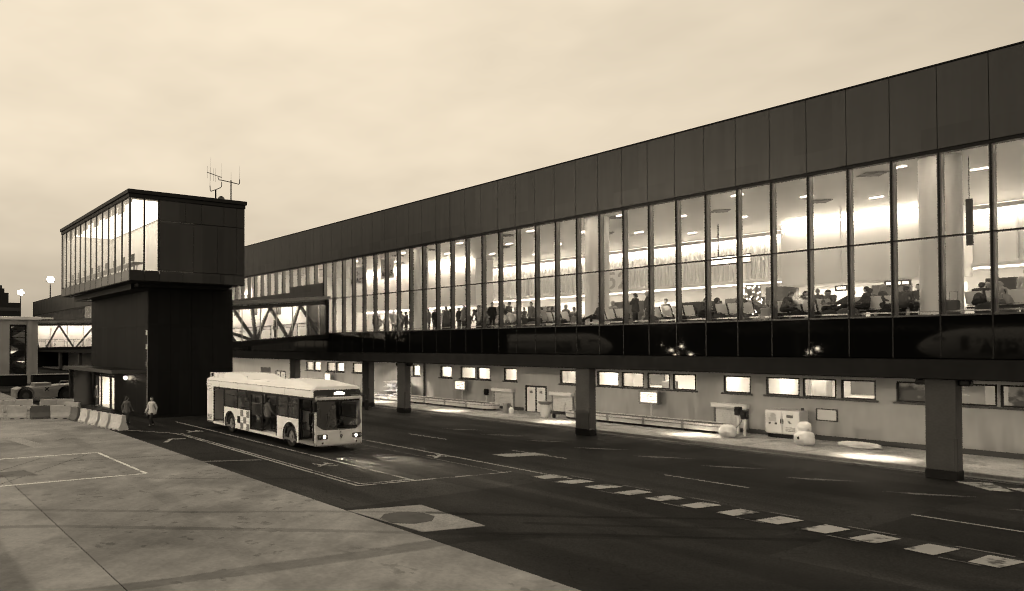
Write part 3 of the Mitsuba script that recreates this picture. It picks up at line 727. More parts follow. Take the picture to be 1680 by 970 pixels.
dm = trimesh.creation.revolve(np.array([[0, .09], [.12, .075], [.22, .03], [.27, -.02], [.275, -.03], [.22, .01], [.12, .05], [0, .065]]), sections=20)
v = np.array(dm.vertices)
part(dsh, 'dish', trimesh.Trimesh(np.stack([v[:, 0] + 21.2, 46.9 + v[:, 2], v[:, 1] + 15.02], -1), dm.faces, process=False), 'gray_paint', smooth=40)
part(dsh, 'bracket', MB().cyl([21.2, 47.05, bz1 - .02], [21.2, 47.0, 15.0], .035, 6).box(21.5, 21.85, 46.9, 47.1, bz1 - .01, bz1 + .22), 'dark_steel')


# ---------------------------------------------------------------- enclosed footbridges on trusses
def footbridge(label, x0, x1, y0, y1, zf0, zf1, hgt, posts, nodes, ext, lightk):
    b = thing('footbridge', label, 'footbridge', 'enclosed truss footbridges to the terminal')
    sl = (zf1 - zf0) / (x1 - x0)
    zf = lambda x: zf0 + sl * (x - x0)

    def bar(xa, xb, ya, yb, za, zb):       # box whose top and bottom follow the ramp
        mb = MB()
        vv = [[x, y, zf(x) + z] for x in (xa, xb) for y in (ya, yb) for z in (za, zb)]
        return mb.add(vv, [[0, 1, 3, 2], [4, 6, 7, 5], [0, 4, 5, 1], [2, 3, 7, 6], [0, 2, 6, 4], [1, 5, 7, 3]])
    part(b, 'deck', bar(x0, x1, y0 + .05, y1 - .05, 0, .28), 'dark_cladding')
    part(b, 'roof', bar(x0 - ext, x1, y0 - .35, y1 + .1, hgt - .02, hgt + .26), 'gray_paint')
    part(b, 'ceiling', bar(x0, x1, y0 + .1, y1 - .1, hgt - .1, hgt - .025), 'white_wall')
    part(b, 'rear_wall', bar(x0, x1, y1 - .12, y1 - .02, .29, hgt - .11), 'white_wall')
    part(b, 'top_chord', bar(x0, x1, y0 + .0, y0 + .24, hgt - .42, hgt - .11), 'dark_steel')
    part(b, 'bottom_chord', bar(x0, x1, y0 - .02, y0 + .24, -.06, .34), 'black_metal')
    part(b, 'lamp_strip', bar(x0 + .3, x1 - .3, (y0 + y1) / 2, (y0 + y1) / 2 + .25, hgt - .16, hgt - .11), 'white_paint', emit=lightk, pick=.12)
    for k, (xa, ta, xb, tb) in enumerate(nodes):
        part(b, 'brace', MB().beam([xa, y0 + .5, zf(xa) + .3 + ta * (hgt - .7)], [xb, y0 + .5, zf(xb) + .3 + tb * (hgt - .7)], .2, .24, (0, 1, 0)), 'dark_steel')
    for x in posts:
        part(b, 'post', MB().beam([x, y0 + .06, zf(x) + .3], [x, y0 + .06, zf(x) + hgt - .1], .07, .08, (0, 1, 0)), 'steel')
    xs = [x0] + list(posts) + [x1]
    for a, c in zip(xs[:-1], xs[1:]):
        part(b, 'pane', MB().quad([a + .04, y0 + .06, zf(a) + .34], [c - .04, y0 + .06, zf(c) + .34], [c - .04, y0 + .06, zf(c) + hgt - .42], [a + .04, y0 + .06, zf(a) + hgt - .42]), 'pane_glass')
    hr = part(b, 'handrail', MB().beam([x0 + .1, y0 + .75, zf(x0) + 1.35], [x1, y0 + .75, zf(x1) + 1.35], .05, .05).beam([x0 + .1, y0 + .75, zf(x0) + 1.1], [x1, y0 + .75, zf(x1) + 1.1], .03, .03), 'dark_steel')
    for x in np.arange(x0 + .4, x1, 1.25):
        part(hr, 'baluster', MB().beam([x, y0 + .75, zf(x) + .29], [x, y0 + .75, zf(x) + 1.34], .045, .045, (0, 1, 0)), 'dark_steel')
    return b


fb = footbridge('enclosed truss footbridge rising from the dark tower to the terminal', tx1 + .003, 32.9, 51.3, 54.4, 4.66, 5.5, 3.2, [25.0, 26.6, 28.05, 29.5, 30.85, 32.05],
                [(23.0, 1, 24.6, 0), (22.9, .5, 26.2, 0), (24.5, 1, 26.3, 0), (26.1, 1, 26.4, 0), (27.6, 1, 26.5, 0), (27.7, 1, 29.3, 0), (30.4, 1, 29.45, 0), (30.5, 1, 32.3, 0)], 0, 50)
for k, (x, w, h) in enumerate(((25.3, .5, .6), (26.9, .5, .55), (28.7, .9, .8))):
    part(fb, 'ceiling_sign', B(x, x + w, 53.4, 53.5, 7.25 + .1 * k, 7.25 + .1 * k + h, .02), 'dark_gray')
part(fb, 'gable', B(32.6, 32.93, 51.25, 54.4, 5.5, 8.9), 'black_metal')
part(fb, 'rear_cabin', B(28.5, 33, 54.5, 55.4, 5.3, 8.4), 'dark_cladding')
footbridge('farther enclosed truss footbridge left of the dark tower', 19.3, 32.9, 103, 106, 4.3, 4.6, 3.65, [21.5, 23.7, 25.9, 28.1, 30.3], [(19.4, 1, 20.0, 0), (22.6, 1, 21.0, 0), (22.7, 1, 24.6, 0), (27.5, 1, 25.0, 0), (27.6, 1, 29.8, 0), (32.4, 1, 30.2, 0)], .4, 50 * .7)

# the pale building at the left with its tall window
gb = thing('stair_block', 'pale flat-roofed concrete stair block with one tall narrow window at the left edge', 'building')
part(gb, 'wall', MB().box(8, 15.8, 100, 100.4, 0, 8.2).box(17.85, 19.25, 100, 100.4, 0, 8.2).box(15.8, 17.85, 100, 100.4, 0, 1.1).box(15.8, 17.85, 100, 100.4, 7.6, 8.2).box(18.85, 19.25, 100.4, 110, 0, 8.2).box(8, 8.4, 100.4, 110, 0, 8.2), 'pale_render')
part(gb, 'roof', B(7.7, 19.6, 99.6, 110.5, 8.2, 8.62, .05), 'white_paint')
part(gb, 'pier', B(17.95, 18.5, 99.8, 100, .0, 8.19), 'pale_render')
w = part(gb, 'window', MB().box(15.8, 15.95, 99.98, 100.3, 1.1, 7.6).box(17.7, 17.85, 99.98, 100.3, 1.1, 7.6).box(15.95, 17.7, 99.98, 100.3, 7.35, 7.6), 'black_metal')
for k in range(7):
    part(w, 'transom', B(15.95, 17.7, 100.0, 100.12, 1.9 + k * .8, 1.98 + k * .8), 'black_metal')
part(w, 'pane', MB().quad([15.95, 100.15, 1.1], [17.7, 100.15, 1.1], [17.7, 100.15, 7.35], [15.95, 100.15, 7.35]), 'tinted_glass')
part(gb, 'stairwell', MB().box(15.3, 18.4, 103.5, 103.6, 0, 8.1).box(15.2, 15.3, 100.45, 103.5, 0, 8.1).box(18.4, 18.5, 100.45, 103.5, 0, 8.1), 'white_wall')
st = MB()
for k in range(4):
    z = 1.0 + k * 1.7
    a, b = ((15.4, 18.3) if k % 2 else (18.3, 15.4))
    st.beam([a, 102.2, z], [b, 102.2, z + 1.6], 1.0, .2, (0, 1, 0))
part(gb, 'stairs', st, 'gray_paint')
part(gb, 'stair_lamp', MB().box(16.0, 17.6, 103.3, 103.45, 3.9, 4.1).box(16.0, 17.6, 103.3, 103.45, 7.0, 7.2), 'white_paint', emit=3, pick=.02)
rt = thing('roof_lamp', 'small pale floodlight on the corner of the stair block roof', 'lamp')
part(rt, 'housing', MB().box(19.3, 21.2, 99.9, 100.4, 8.35, 8.55, .04), 'white_paint')
part(rt, 'arm', B(18.9, 19.3, 100.0, 100.2, 8.63, 8.7), 'gray_paint')
# dark block on the skyline far left
fbk = thing('dark_block', 'dark stepped building on the skyline at the left edge behind the stair block', 'building')
part(fbk, 'wall', MB().box(18, 32.4, 190, 205, 0, 15.4).box(18, 29.8, 190.5, 204, 15.4, 17.8).box(20, 28.9, 191, 203, 17.8, 18.9), 'fascia_back')
part(fbk, 'window_band', B(18.5, 32.3, 189.9, 189.98, 13.4, 14.2), 'dark_gray')
part(fbk, 'roof_plant', B(28.0, 28.8, 194, 196, 18.9, 19.9), 'dark_gray')


def mast(x, y, h, n, lb, k_=30):
    m_ = thing('floodlight_mast', lb, 'light mast', 'apron floodlight masts')
    part(m_, 'pole', MB().cyl([x, y, 0], [x, y, h - .6], .28, 10, .14), 'dark_steel', smooth=40)
    part(m_, 'head_frame', MB().box(x - 1.2, x + 1.2, y - .15, y + .15, h - .75, h - .55), 'dark_steel')
    for k in range(n):
        t = 2 * math.pi * k / n
        part(m_, 'lamp', MB().ball([x + .62 * math.cos(t), y - .25 + .2 * math.sin(t), h - .1 + .55 * math.sin(t)], .42, 2), 'white_paint', emit=k_)


mast(43.0, 207, 23.1, 6, 'taller apron floodlight mast with a glaring lamp head, behind the terminal roof')
mast(41.6, 243.5, 21.8, 5, 'farther apron floodlight mast with a glaring lamp head, above the stair block roof')
# lit things under the far part of the terminal
bt = thing('tube_lamp', 'long glowing tube lamp under the far footbridge', 'lamp')
part(bt, 'tube', B(19.5, 22.0, 84, 84.2, 2.35, 2.6, .03), 'white_paint', emit=9)
part(bt, 'hanger', MB().box(19.45, 22.05, 83.95, 84.25, 2.605, 2.68).box(19.6, 19.7, 84.0, 84.2, 0, 2.6).box(21.8, 21.9, 84.0, 84.2, 0, 2.6), 'dark_steel')

# ---------------------------------------------------------------- vehicles at the left
tg = thing('pushback_tractor', 'low grey aircraft tractor with large dark wheel arches parked behind the barriers', 'tractor')
cx_, cy_ = 14.2, 67.5
body = m3.Manifold.hull_points(np.array([[x, y, z] for x in (11.0, 16.6) for y in (66.4, 68.8) for z in (.4, 1.1)] + [[11.4, 66.5, 1.25], [16.4, 66.5, 1.5], [11.4, 68.7, 1.25], [16.4, 68.7, 1.5]]))
for x in (11.85, 15.2):
    body = body - m3.Manifold.cylinder(3, .72, .72, 28).rotate([90, 0, 0]).translate([x, 69, .62])
part(tg, 'body', MB().mesh(body), 'tractor_paint')
part(tg, 'seat_well', B(12.6, 14.0, 66.7, 68.5, 1.3, 1.62, .04), 'gray_paint')
part(tg, 'deck_rail', MB().tube([(14.6, 66.5, 1.4), (14.7, 66.5, 1.75), (16.2, 66.5, 1.72), (16.3, 66.5, 1.45)], .04, 6), 'steel')
mk = MB().beam([13.4, 66.385, .95], [13.7, 66.385, 1.25], .07, .02, (0, 1, 0)).beam([13.7, 66.385, .95], [13.4, 66.385, 1.25], .07, .02, (0, 1, 0))
part(tg, 'cross_mark', mk, 'black_metal')
for x in (11.85, 15.2):
    for y in (66.5, 68.4):
        wk = part(tg, 'wheel', MB().cyl([x, y, .56], [x, y + .35, .56], .56, 24), 'rubber', smooth=40)
        part(wk, 'rim', MB().cyl([x, y - .012, .56], [x, y + .01, .56], .28, 16), 'dark_steel')
part(tg, 'head_lamp', MB().box(10.95, 10.99, 66.6, 66.9, .9, 1.05), 'steel')
for k in range(4):
    x = 1.5 + 4.6 * k
    ct = thing('baggage_cart', ['dark covered baggage cart at the left edge', 'second dark covered baggage cart from the left edge', 'third dark covered baggage cart, left of the tractor', 'rightmost dark covered baggage cart, behind the tractor'][k], 'baggage cart', 'covered baggage carts in a train')
    y = 82.0
    part(ct, 'body', B(x, x + 4.1, y, y + 1.7, .42, .62, .02), 'dark_gray')
    part(ct, 'cover', MB().box(x + .05, x + 4.05, y + .04, y + 1.66, .62, 1.72, .08), 'dark_cladding')
    part(ct, 'roof', B(x - .03, x + 4.13, y - .03, y + 1.73, 1.722, 1.8, .03), 'mid_gray')
    part(ct, 'tow_bar', MB().beam([x + 4.1, y + .85, .5], [x + 4.6, y + .85, .45], .07), 'dark_steel')
    for xx in (x + .7, x + 3.4):
        for yy in (y + .05, y + 1.45):
            part(ct, 'wheel', MB().cyl([xx, yy, .22], [xx, yy + .2, .22], .22, 14), 'rubber', smooth=40)


# ---------------------------------------------------------------- water-filled barriers
def barrier_mesh(L=1.25, h=.86):
    prof = [(-.3, 0), (.3, 0), (.3, .16), (.17, .42), (.13, h), (-.13, h), (-.17, .42), (-.3, .16)]
    a = m3.CrossSection([np.array(prof)[:, :]]).extrude(L - .06).translate([0, 0, -(L - .06) / 2])
    a = a.rotate([90, 0, 0]).rotate([0, 0, 90])
    for x in (-.3, .3):
        a = a - m3.Manifold.cube([.26, 2, .09], True).translate([x, 0, .02])
    tongue = m3.Manifold.cylinder(h * .7, .07, .07, 10).translate([(L - .06) / 2, 0, .12])
    cap = m3.Manifold.cylinder(.05, .07, .07, 10).translate([-.25, 0, h - .01])
    return MB().mesh(a + tongue), MB().mesh(cap)


bm, bc = barrier_mesh()
bm_ply, bc_ply = PLY(bm), PLY(bc)
BAR = [(12.55, 42.0, 103, 'w'), (12.3, 43.55, 97, 'w'), (12.1, 45.1, 98, 'w'), (11.95, 46.9, 96, 'w'), (11.75, 48.5, 97, 'd'), (11.2, 50.4, 160, 'w'), (10.0, 51.0, 176, 'd'), (8.7, 51.8, 165, 'w'), (7.3, 52.2, 170, 'w'),
       (6.2, 55.9, 178, 'w'), (4.8, 56.3, 175, 'w'), (3.3, 56.4, 178, 'w'), (8.9, 57.4, 20, 'w'), (10.2, 57.9, 160, 'w'), (11.8, 57.0, 175, 'w'), (12.9, 56.6, 150, 'w'), (7.6, 57.4, 170, 'd'), (12.6, 53.2, 130, 'w')]
BLAB = ['right end of the row, nearest the bus', 'second from the right end of the row', 'third from the right end of the row', 'fourth from the right end of the row', 'dark one fifth from the right end of the row', 'sixth from the right, set across the row', 'dark one in the middle of the row', 'left of the dark middle one',
        'second left of the dark middle one', 'left front row, nearest the tractor', 'left front row, second from the picture edge', 'at the left edge of the picture', 'turned one behind the middle of the row', 'below the tractor body', 'beside the tractor wheel', 'between the tractor and the tower door', 'dark one half hidden below the tractor', 'behind the bend of the row']
for k, (x, y, a, c) in enumerate(BAR):
    b = thing('barrier', ('scuffed pale' if c == 'w' else 'dark') + ' plastic barrier, ' + BLAB[k], 'barrier', 'plastic barriers in a row on the apron')
    at = T().translate([x, y, 0]).rotate([0, 0, 1], a - 0)
    part(b, 'body', bm_ply, 'plastic_white' if c == 'w' else 'plastic_dark', to_world=at)
    part(b, 'filler_cap', bc_ply, 'dark_gray', to_world=at)

# ---------------------------------------------------------------- the bus: x = 0 at its near side, y = distance back from the nose
BUS = thing('apron_bus', 'white low-floor apron bus with headlights on, open doors and a chequered patch on its side', 'bus')
BT = T().translate([17.35, 28.02, 0]).rotate([0, 0, 1], -math.degrees(.0169))
L, WD = 12.9, 2.55


def bp(name, mb, bsdf, smooth=False, emit=None, parent=None, **kw):
    return part(parent or BUS, name, mb, bsdf, smooth=smooth, emit=emit, to_world=BT, **kw)


def arch_panel(y0, y1, z0, z1, cy=None, r=.64):
    s = sbox(y0, z0, y1, z1)
    if cy is not None:
        s = s.difference(Polygon([(cy + r * math.cos(t), .5 + r * 1.02 * math.sin(t)) for t in np.arange(32) * math.pi / 16]).union(sbox(cy - r, -1, cy + r, .5)))
    return s


# floor, ceiling, inner shell
bp('floor', MB().box(.06, WD - .06, .15, L - .1, .32, .42), 'bus_gray')
bp('ceiling', MB().box(.1, WD - .1, .15, L - .1, 2.5, 2.56), 'gray_paint')
roof = MB()
prof = [(0, 2.46), (0, 2.72), (.05, 2.86), (.16, 2.95), (.4, 3.0), (WD - .4, 3.0), (WD - .16, 2.95), (WD - .05, 2.86), (WD, 2.72), (WD, 2.46)]
roof.yprism(prof, .52, L - .05)
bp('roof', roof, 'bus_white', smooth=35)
# side panels, near side (x = 0), openings for three doors
for y0, y1, cy in ((1.68, 3.83, 2.5), (6.92, 10.3, 9.45)):
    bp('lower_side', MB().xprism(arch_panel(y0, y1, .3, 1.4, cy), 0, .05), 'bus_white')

for y0, y1, cy in ((.15, 5, 2.5), (5, 8, None), (8, L - .05, 9.45)):
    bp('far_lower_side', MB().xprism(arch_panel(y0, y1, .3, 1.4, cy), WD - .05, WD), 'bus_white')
bp('panel_seam', MB().box(-.004, .004, 1.7, 1.84, .78, .79).box(-.004, .004, 3.17, 3.82, .78, .79).box(-.004, .004, 6.93, 8.78, .78, .79).box(-.004, .004, 10.1, 10.29, .78, .79), 'bus_gray')
bp('rear_pillar', MB().box(0, .08, 11.86, L - .06, .42, 2.46, .02), 'bus_white')
bp('rear_panel', MB().box(.02, WD - .02, L - .07, L, .36, 2.9, .03), 'bus_white')
bp('front_pillar', MB().box(0, .09, .14, .2, .4, 2.46, .01), 'bus_white')
bp('front_pillar', MB().box(WD - .09, WD, .14, .5, 1.4, 2.46, .01), 'bus_white')
grl = MB()
for k in range(6):
    grl.box(-.012, .0, 12.05, 12.75, .5 + .05 * k, .525 + .05 * k)
for k in range(5):
    grl.box(-.012, .0, 12.1, 12.8, 2.2 + .09 * k, 2.22 + .09 * k)
bp('vent_slats', grl, 'bus_gray')
for cy in (2.5, 9.45):
    lip = MB().tube([(-.01, cy + .66 * math.cos(t), .5 + .675 * math.sin(t)) for t in np.linspace(-.25, math.pi + .25, 24)], .03, 6)
    bp('wheel_arch', lip, 'bus_black', smooth=40)
    bp('wheel_well', MB().box(.32, .36, cy - .64, cy + .64, .3, 1.2).box(.06, .36, cy - .64, cy + .64, 1.16, 1.2), 'bus_black')
    for x in (.06, WD - .34):
        tyre = trimesh.creation.revolve(np.array([[.29, -.13], [.42, -.14], [.47, -.12], [.5, -.08], [.5, .08], [.47, .12], [.42, .14], [.29, .13]]), sections=36)
        tv = np.array(tyre.vertices)
        wk = bp('wheel', trimesh.Trimesh(np.stack([tv[:, 2] + x + .14, tv[:, 0] + cy, tv[:, 1] + .5], -1), tyre.faces, process=False), 'rubber', smooth=40)
        sx = x + .05 if x < 1 else x + .23
        rim = MB().cyl([sx, cy, .5], [sx + .06, cy, .5], .285, 24)
        bp('rim', rim, 'steel', smooth=40, parent=wk)
        hub = MB().cyl([sx - .05 if x < 1 else sx + .06, cy, .5], [sx if x < 1 else sx + .11, cy, .5], .11, 16)
        for q in range(10):
            t = q * math.pi / 5
            hub.cyl([sx - .02 if x < 1 else sx + .06, cy + .2 * math.cos(t), .5 + .2 * math.sin(t)], [sx if x < 1 else sx + .08, cy + .2 * math.cos(t), .5 + .2 * math.sin(t)], .022, 6)
        bp('hub', hub, 'gray_paint', smooth=40, parent=wk)
# chequered decoration on the panel behind the middle door
chk = [(6.98, 1.0, 1.34), (6.98, .32, .66), (7.36, .66, 1.0), (7.74, 1.02, 1.36), (7.74, .34, .68), (8.12, .62, 1.0)]
for y, z0, z1 in chk:
    bp('chequer', MB().box(-.006, -.001, y, y + .36, z0, z1), 'gray_paint' if y < 8 else 'bus_black')
# windows: black surround, panes with small top lights
for y0, y1, mull_ in ((1.68, 3.83, (2.75,)), (6.92, 10.3, (8.55,))):
    fr = MB().box(.0, .05, y0, y0 + .07, 1.4, 2.45).box(0, .05, y1 - .07, y1, 1.4, 2.45).box(0, .05, y0 + .07, y1 - .07, 1.4, 1.46).box(0, .05, y0 + .07, y1 - .07, 2.38, 2.455)
    for m in mull_:
        fr.box(0.005, .05, m - .05, m + .05, 1.46, 2.38)
    edges = [y0 + .07] + list(mull_) + [y1 - .07]
    wk = bp('window', fr, 'bus_black')
    for a, b in zip(edges[:-1], edges[1:]):
        bp('pane', MB().quad([.02, b, 1.46], [.02, a, 1.46], [.02, a, 2.38], [.02, b, 2.38]), 'tinted_glass', parent=wk)
        bp('top_light_bar', MB().box(.008, .03, a + .02, b - .02, 2.06, 2.1), 'bus_black', parent=wk)
bp('window_band', MB().box(WD - .05, WD, .55, L - .1, 2.38, 2.455).box(WD - .05, WD, .55, L - .1, 1.4, 1.46), 'bus_black')
for k in range(9):
    a = .6 + 1.35 * k
    bp('far_pane', MB().quad([WD - .02, a, 1.46], [WD - .02, a + 1.27, 1.46], [WD - .02, a + 1.27, 2.38], [WD - .02, a, 2.38]), 'tinted_glass')
    bp('far_window_post', MB().box(WD - .05, WD - .005, a + 1.27, a + 1.35, 1.46, 2.38), 'bus_black')
# doors: open leaves folded to the sides, dark openings between, sill lips lit
for y0, y1, nm in ((.2, 1.66, 'front_door'), (3.85, 6.9, 'middle_door'), (10.32, 11.84, 'rear_door')):
    dk = bp(nm, MB().box(0, .06, y0, y0 + .05, .42, 2.45).box(0, .06, y1 - .05, y1, .42, 2.45).box(0, .06, y0 + .05, y1 - .05, 2.36, 2.45), 'bus_black')
    bp('step', MB().box(-.01, .5, y0 + .02, y1 - .02, .3, .425, .01), 'white_paint' if nm != 'front_door' else 'gray_paint', parent=dk)


def leaf(y0, y1, x, ang, nm, lo='bus_black'):
    """A glazed door leaf: black frame, tinted pane."""
    w = y1 - y0
    t = lambda mb: mb
    fr = MB()
    c, s = math.cos(ang), math.sin(ang)
    pt = lambda u, z: [x + u * s, y0 + u * c, z]
    for a, b, z0, z1 in ((0, .06, .46, 2.35), (w - .06, w, .46, 2.35), (.06, w - .06, .46, .56), (.06, w - .06, 2.27, 2.35)):
        p0, p1 = pt((a + b) / 2, z0), pt((a + b) / 2, z1)
        if b - a < .1:
            fr.beam(p0, p1, .06, .06, (c * 0 + s, c, 0))
        else:
            fr.beam(pt(a, (z0 + z1) / 2), pt(b, (z0 + z1) / 2), .04, z1 - z0)
    dk = bp(nm, fr, lo)
    bp('pane', MB().quad(pt(w - .06, .56), pt(.06, .56), pt(.06, 2.27), pt(w - .06, 2.27)), 'tinted_glass', parent=dk)
    return dk


leaf(5.42, 6.86, .03, 0, 'door_leaf')
leaf(3.92, 4.55, .06, 1.35, 'door_leaf')
leaf(10.4, 11.1, .08, 1.3, 'door_leaf')
leaf(1.6, 2.2, .1, 1.5, 'door_leaf')
bp('door_screen', MB().box(.12, .85, 10.36, 10.39, .45, 2.3), 'gray_paint')
# front: curved lower panel, windscreen, sign box
def bow(y0, k, xs):
    return [y0 + k * ((x - WD / 2) / (WD / 2)) ** 2 for x in xs]


xs = np.linspace(0.0, WD, 17)


def front_strip(zs, off, k=.16):
    """Rows of z with their own setback; a grid bowed in plan."""
    mb = MB()
    rows_ = [[[x, o + y, z] for x, y in zip(xs, bow(0, k, xs))] for z, o in zip(zs, off)]
    for a, b in zip(rows_[:-1], rows_[1:]):
        for i in range(len(xs) - 1):
            mb.quad(a[i], a[i + 1], b[i + 1], b[i])
    return mb


bp('front_panel', front_strip([.28, .34, .6, .95, 1.02], [.05, .01, 0.0, .0, .02]), 'bus_white', smooth=40)
bp('bumper_return', front_strip([.28, .28], [.05, .45]), 'bus_black')
# windscreen edge curves up at the corners, as a black mask with the glass on it
mask = MB()
low = [1.0 + .30 * max(0, abs(x - WD / 2) / (WD / 2) - .62) ** 1.6 / (.38 ** 1.6) for x in xs]
ys0 = bow(0, .16, xs)
for i in range(len(xs) - 1):
    mask.quad([xs[i], ys0[i] - .002, 1.0], [xs[i + 1], ys0[i + 1] - .002, 1.0], [xs[i + 1], ys0[i + 1] - .002, low[i + 1]], [xs[i], ys0[i] - .002, low[i]])
bp('front_corner_panel', mask, 'bus_white', smooth=40)
ws = MB()
for i in range(len(xs) - 1):
    ws.quad([xs[i], ys0[i] + .0, low[i]], [xs[i + 1], ys0[i + 1] + .0, low[i + 1]], [xs[i + 1], ys0[i + 1] + .10, 2.36], [xs[i], ys0[i] + .10, 2.36])
bp('windscreen', ws, 'tinted_glass', smooth=40)
bp('windscreen_header', front_strip([2.28, 2.37], [.088, .098]), 'bus_black')
bp('front_cornice', front_strip([2.365, 2.44, 2.5], [.085, .07, .085]), 'bus_white', smooth=40)
sg = MB()
for a, b in ((0, 1.0),):
    pass
bp('sign_glass', front_strip([2.5, 2.82], [.10, .16]), 'bus_black', smooth=40)
bp('front_cap', MB().mesh(m3.Manifold.hull_points(np.array([[x, .13 + y, 2.82] for x, y in zip(xs, bow(0, .16, xs))] + [[x, .2 + y, 2.97] for x, y in zip(xs[1:-1], bow(0, .16, xs[1:-1]))] + [[.02, .5, 2.82], [WD - .02, .5, 2.82], [.3, .6, 3.0], [WD - .3, .6, 3.0]]))), 'bus_white')
bp('front_side_cap', MB().box(0, .12, .3, .55, 2.46, 2.85, .02).box(WD - .12, WD, .3, .55, 2.46, 2.85, .02), 'bus_white')
pts = [(-.30, -.05), (-.22, -.08), (.24, -.07), (.3, -.03), (.26, .03), (.12, .06), (.06, .09), (-.08, .1), (-.18, .06), (-.28, .04)]
dv = MB().yprism([(1.27 + u, 2.66 + z) for u, z in pts], .088, .096)
bp('destination_light', dv, 'white_paint', emit=7)
# headlights
for x, s in ((.36, -1), (WD - .36, 1)):
    yy = .16 * ((x - WD / 2) / (WD / 2)) ** 2
    hk = bp('headlight', MB().box(x - .27, x + .27, yy - .06, yy + .04, .60, .82, .03), 'dark_gray')
    bp('lamp', MB().ball([x + .06 * s * -1, yy - .065, .71], .07, 2, (1, .35, 1)), 'white_paint', emit=25, parent=hk)
    bp('lens', MB().ball([x + .17 * s * -1, yy - .058, .71], .06, 2, (1, .3, 1)).ball([x - .18 * s * -1, yy - .05, .71], .06, 2, (1, .3, 1)), 'steel', smooth=True, parent=hk)
    bp('fog_lamp', MB().ball([x, yy + .0, .42], .045, 1, (1, .4, 1)), 'bus_black', smooth=True)
p0 = BT @ mi.ScalarPoint3f(WD - .36, -.12, .72); p1 = BT @ mi.ScalarPoint3f(WD + .1, -9, -1.3)
spot('headlight_beam', list(np.array(p0).ravel()), list(np.array(p1).ravel()), 480, 5, 18, .04)
p0 = BT @ mi.ScalarPoint3f(.36, -.12, .72); p1 = BT @ mi.ScalarPoint3f(.5, -9, -1.3)
spot('headlight_beam_b', list(np.array(p0).ravel()), list(np.array(p1).ravel()), 480 * .8, 5, 18, .04)
em = MB().box(1.2, 1.28, -.015, .0, .58, .6)
n9 = meshkit.text_mesh('9', .2, .012, bold=True)
nv = np.array(n9.vertices)
bp('fleet_number', trimesh.Trimesh(np.stack([nv[:, 0] + 1.2, -.006 - nv[:, 2], nv[:, 1] + .6], -1), n9.faces, process=False), 'bus_black')
bp('emblem', MB().yprism([(1.27 - .05, .87), (1.27 + .05, .87), (1.27, .95)], -.01, -.002), 'bus_gray')
bp('number_plate', MB().box(.98, 1.56, -.012, -.003, 1.01, 1.06), 'bus_gray')
# mirrors on arms
for x, s in ((0, -1), (WD, 1)):
    mk = bp('mirror', MB().box(x + .02 * s, x + .22 * s, -.12, -.0, 1.85, 2.35, .04), 'bus_black')
    bp('mirror_arm', MB().tube([(x, .22, 2.5), (x + .1 * s, .05, 2.52), (x + .12 * s, -.05, 2.4), (x + .12 * s, -.05, 2.33)], .03, 6), 'bus_black', smooth=40, parent=mk)
bp('wiper', MB().tube([(.9, -.03, 1.06), (1.2, -.02, 1.3), (1.55, .01, 1.62)], .014, 5).tube([(1.6, -.03, 1.06), (1.9, -.01, 1.3), (2.1, .03, 1.55)], .014, 5), 'bus_black')
# roof units
def pod(y0, y1, x0, x1, h, slope0, slope1):
    return MB().mesh(m3.Manifold.hull_points(np.array([[x, y, 2.98] for x in (x0, x1) for y in (y0, y1)] + [[x, y, 3.0 + h] for x in (x0 + .12, x1 - .12) for y in (y0 + slope0, y1 - slope1)])))


bp('roof_unit', pod(.55, 5.4, .25, WD - .25, .16, 1.6, .9), 'bus_white')
bp('roof_unit', pod(7.4, 10.9, .2, WD - .2, .27, 1.0, .1), 'bus_white')
bp('roof_unit_slot', MB().box(.28, .31, 7.75, 9.1, 3.06, 3.09).box(.315, .345, 7.85, 9.0, 3.13, 3.16), 'bus_gray')
bp('roof_gutter', MB().beam([.012, .55, 2.79], [.012, L - .1, 2.79], .03, .02), 'bus_gray')
bp('roof_seam', MB().box(.3, WD - .3, 5.5, 5.53, 2.995, 3.01).box(.3, WD - .3, 7.2, 7.23, 2.995, 3.01).box(.3, WD - .3, 11.2, 11.23, 2.995, 3.01), 'bus_gray')
bp('side_seam', MB().box(-.004, .001, 3.0, 3.012, 2.46, 2.72).box(-.004, .001, 5.4, 5.412, 2.46, 2.72).box(-.004, .001, 8.5, 8.512, 2.46, 2.72).box(-.004, .001, 10.9, 10.912, 2.46, 2.72), 'bus_gray')
bp('roof_hatch', MB().box(.6, 1.9, 5.7, 6.8, 2.99, 3.06, .03), 'bus_white')
bp('roof_rail', MB().box(.15, 2.3, 12.1, 12.15, 3.22, 3.26).box(.15, .2, 11.5, 12.7, 3.22, 3.26).box(.15, .19, 11.55, 11.6, 2.95, 3.22).box(.15, .19, 12.1, 12.14, 2.95, 3.22).box(.15, .19, 12.6, 12.65, 2.95, 3.22).box(2.26, 2.3, 12.1, 12.14, 2.95, 3.22), 'white_paint')
bp('rear_cover', MB().box(.4, 2.1, 11.4, 12.8, 2.99, 3.18, .05), 'bus_white')
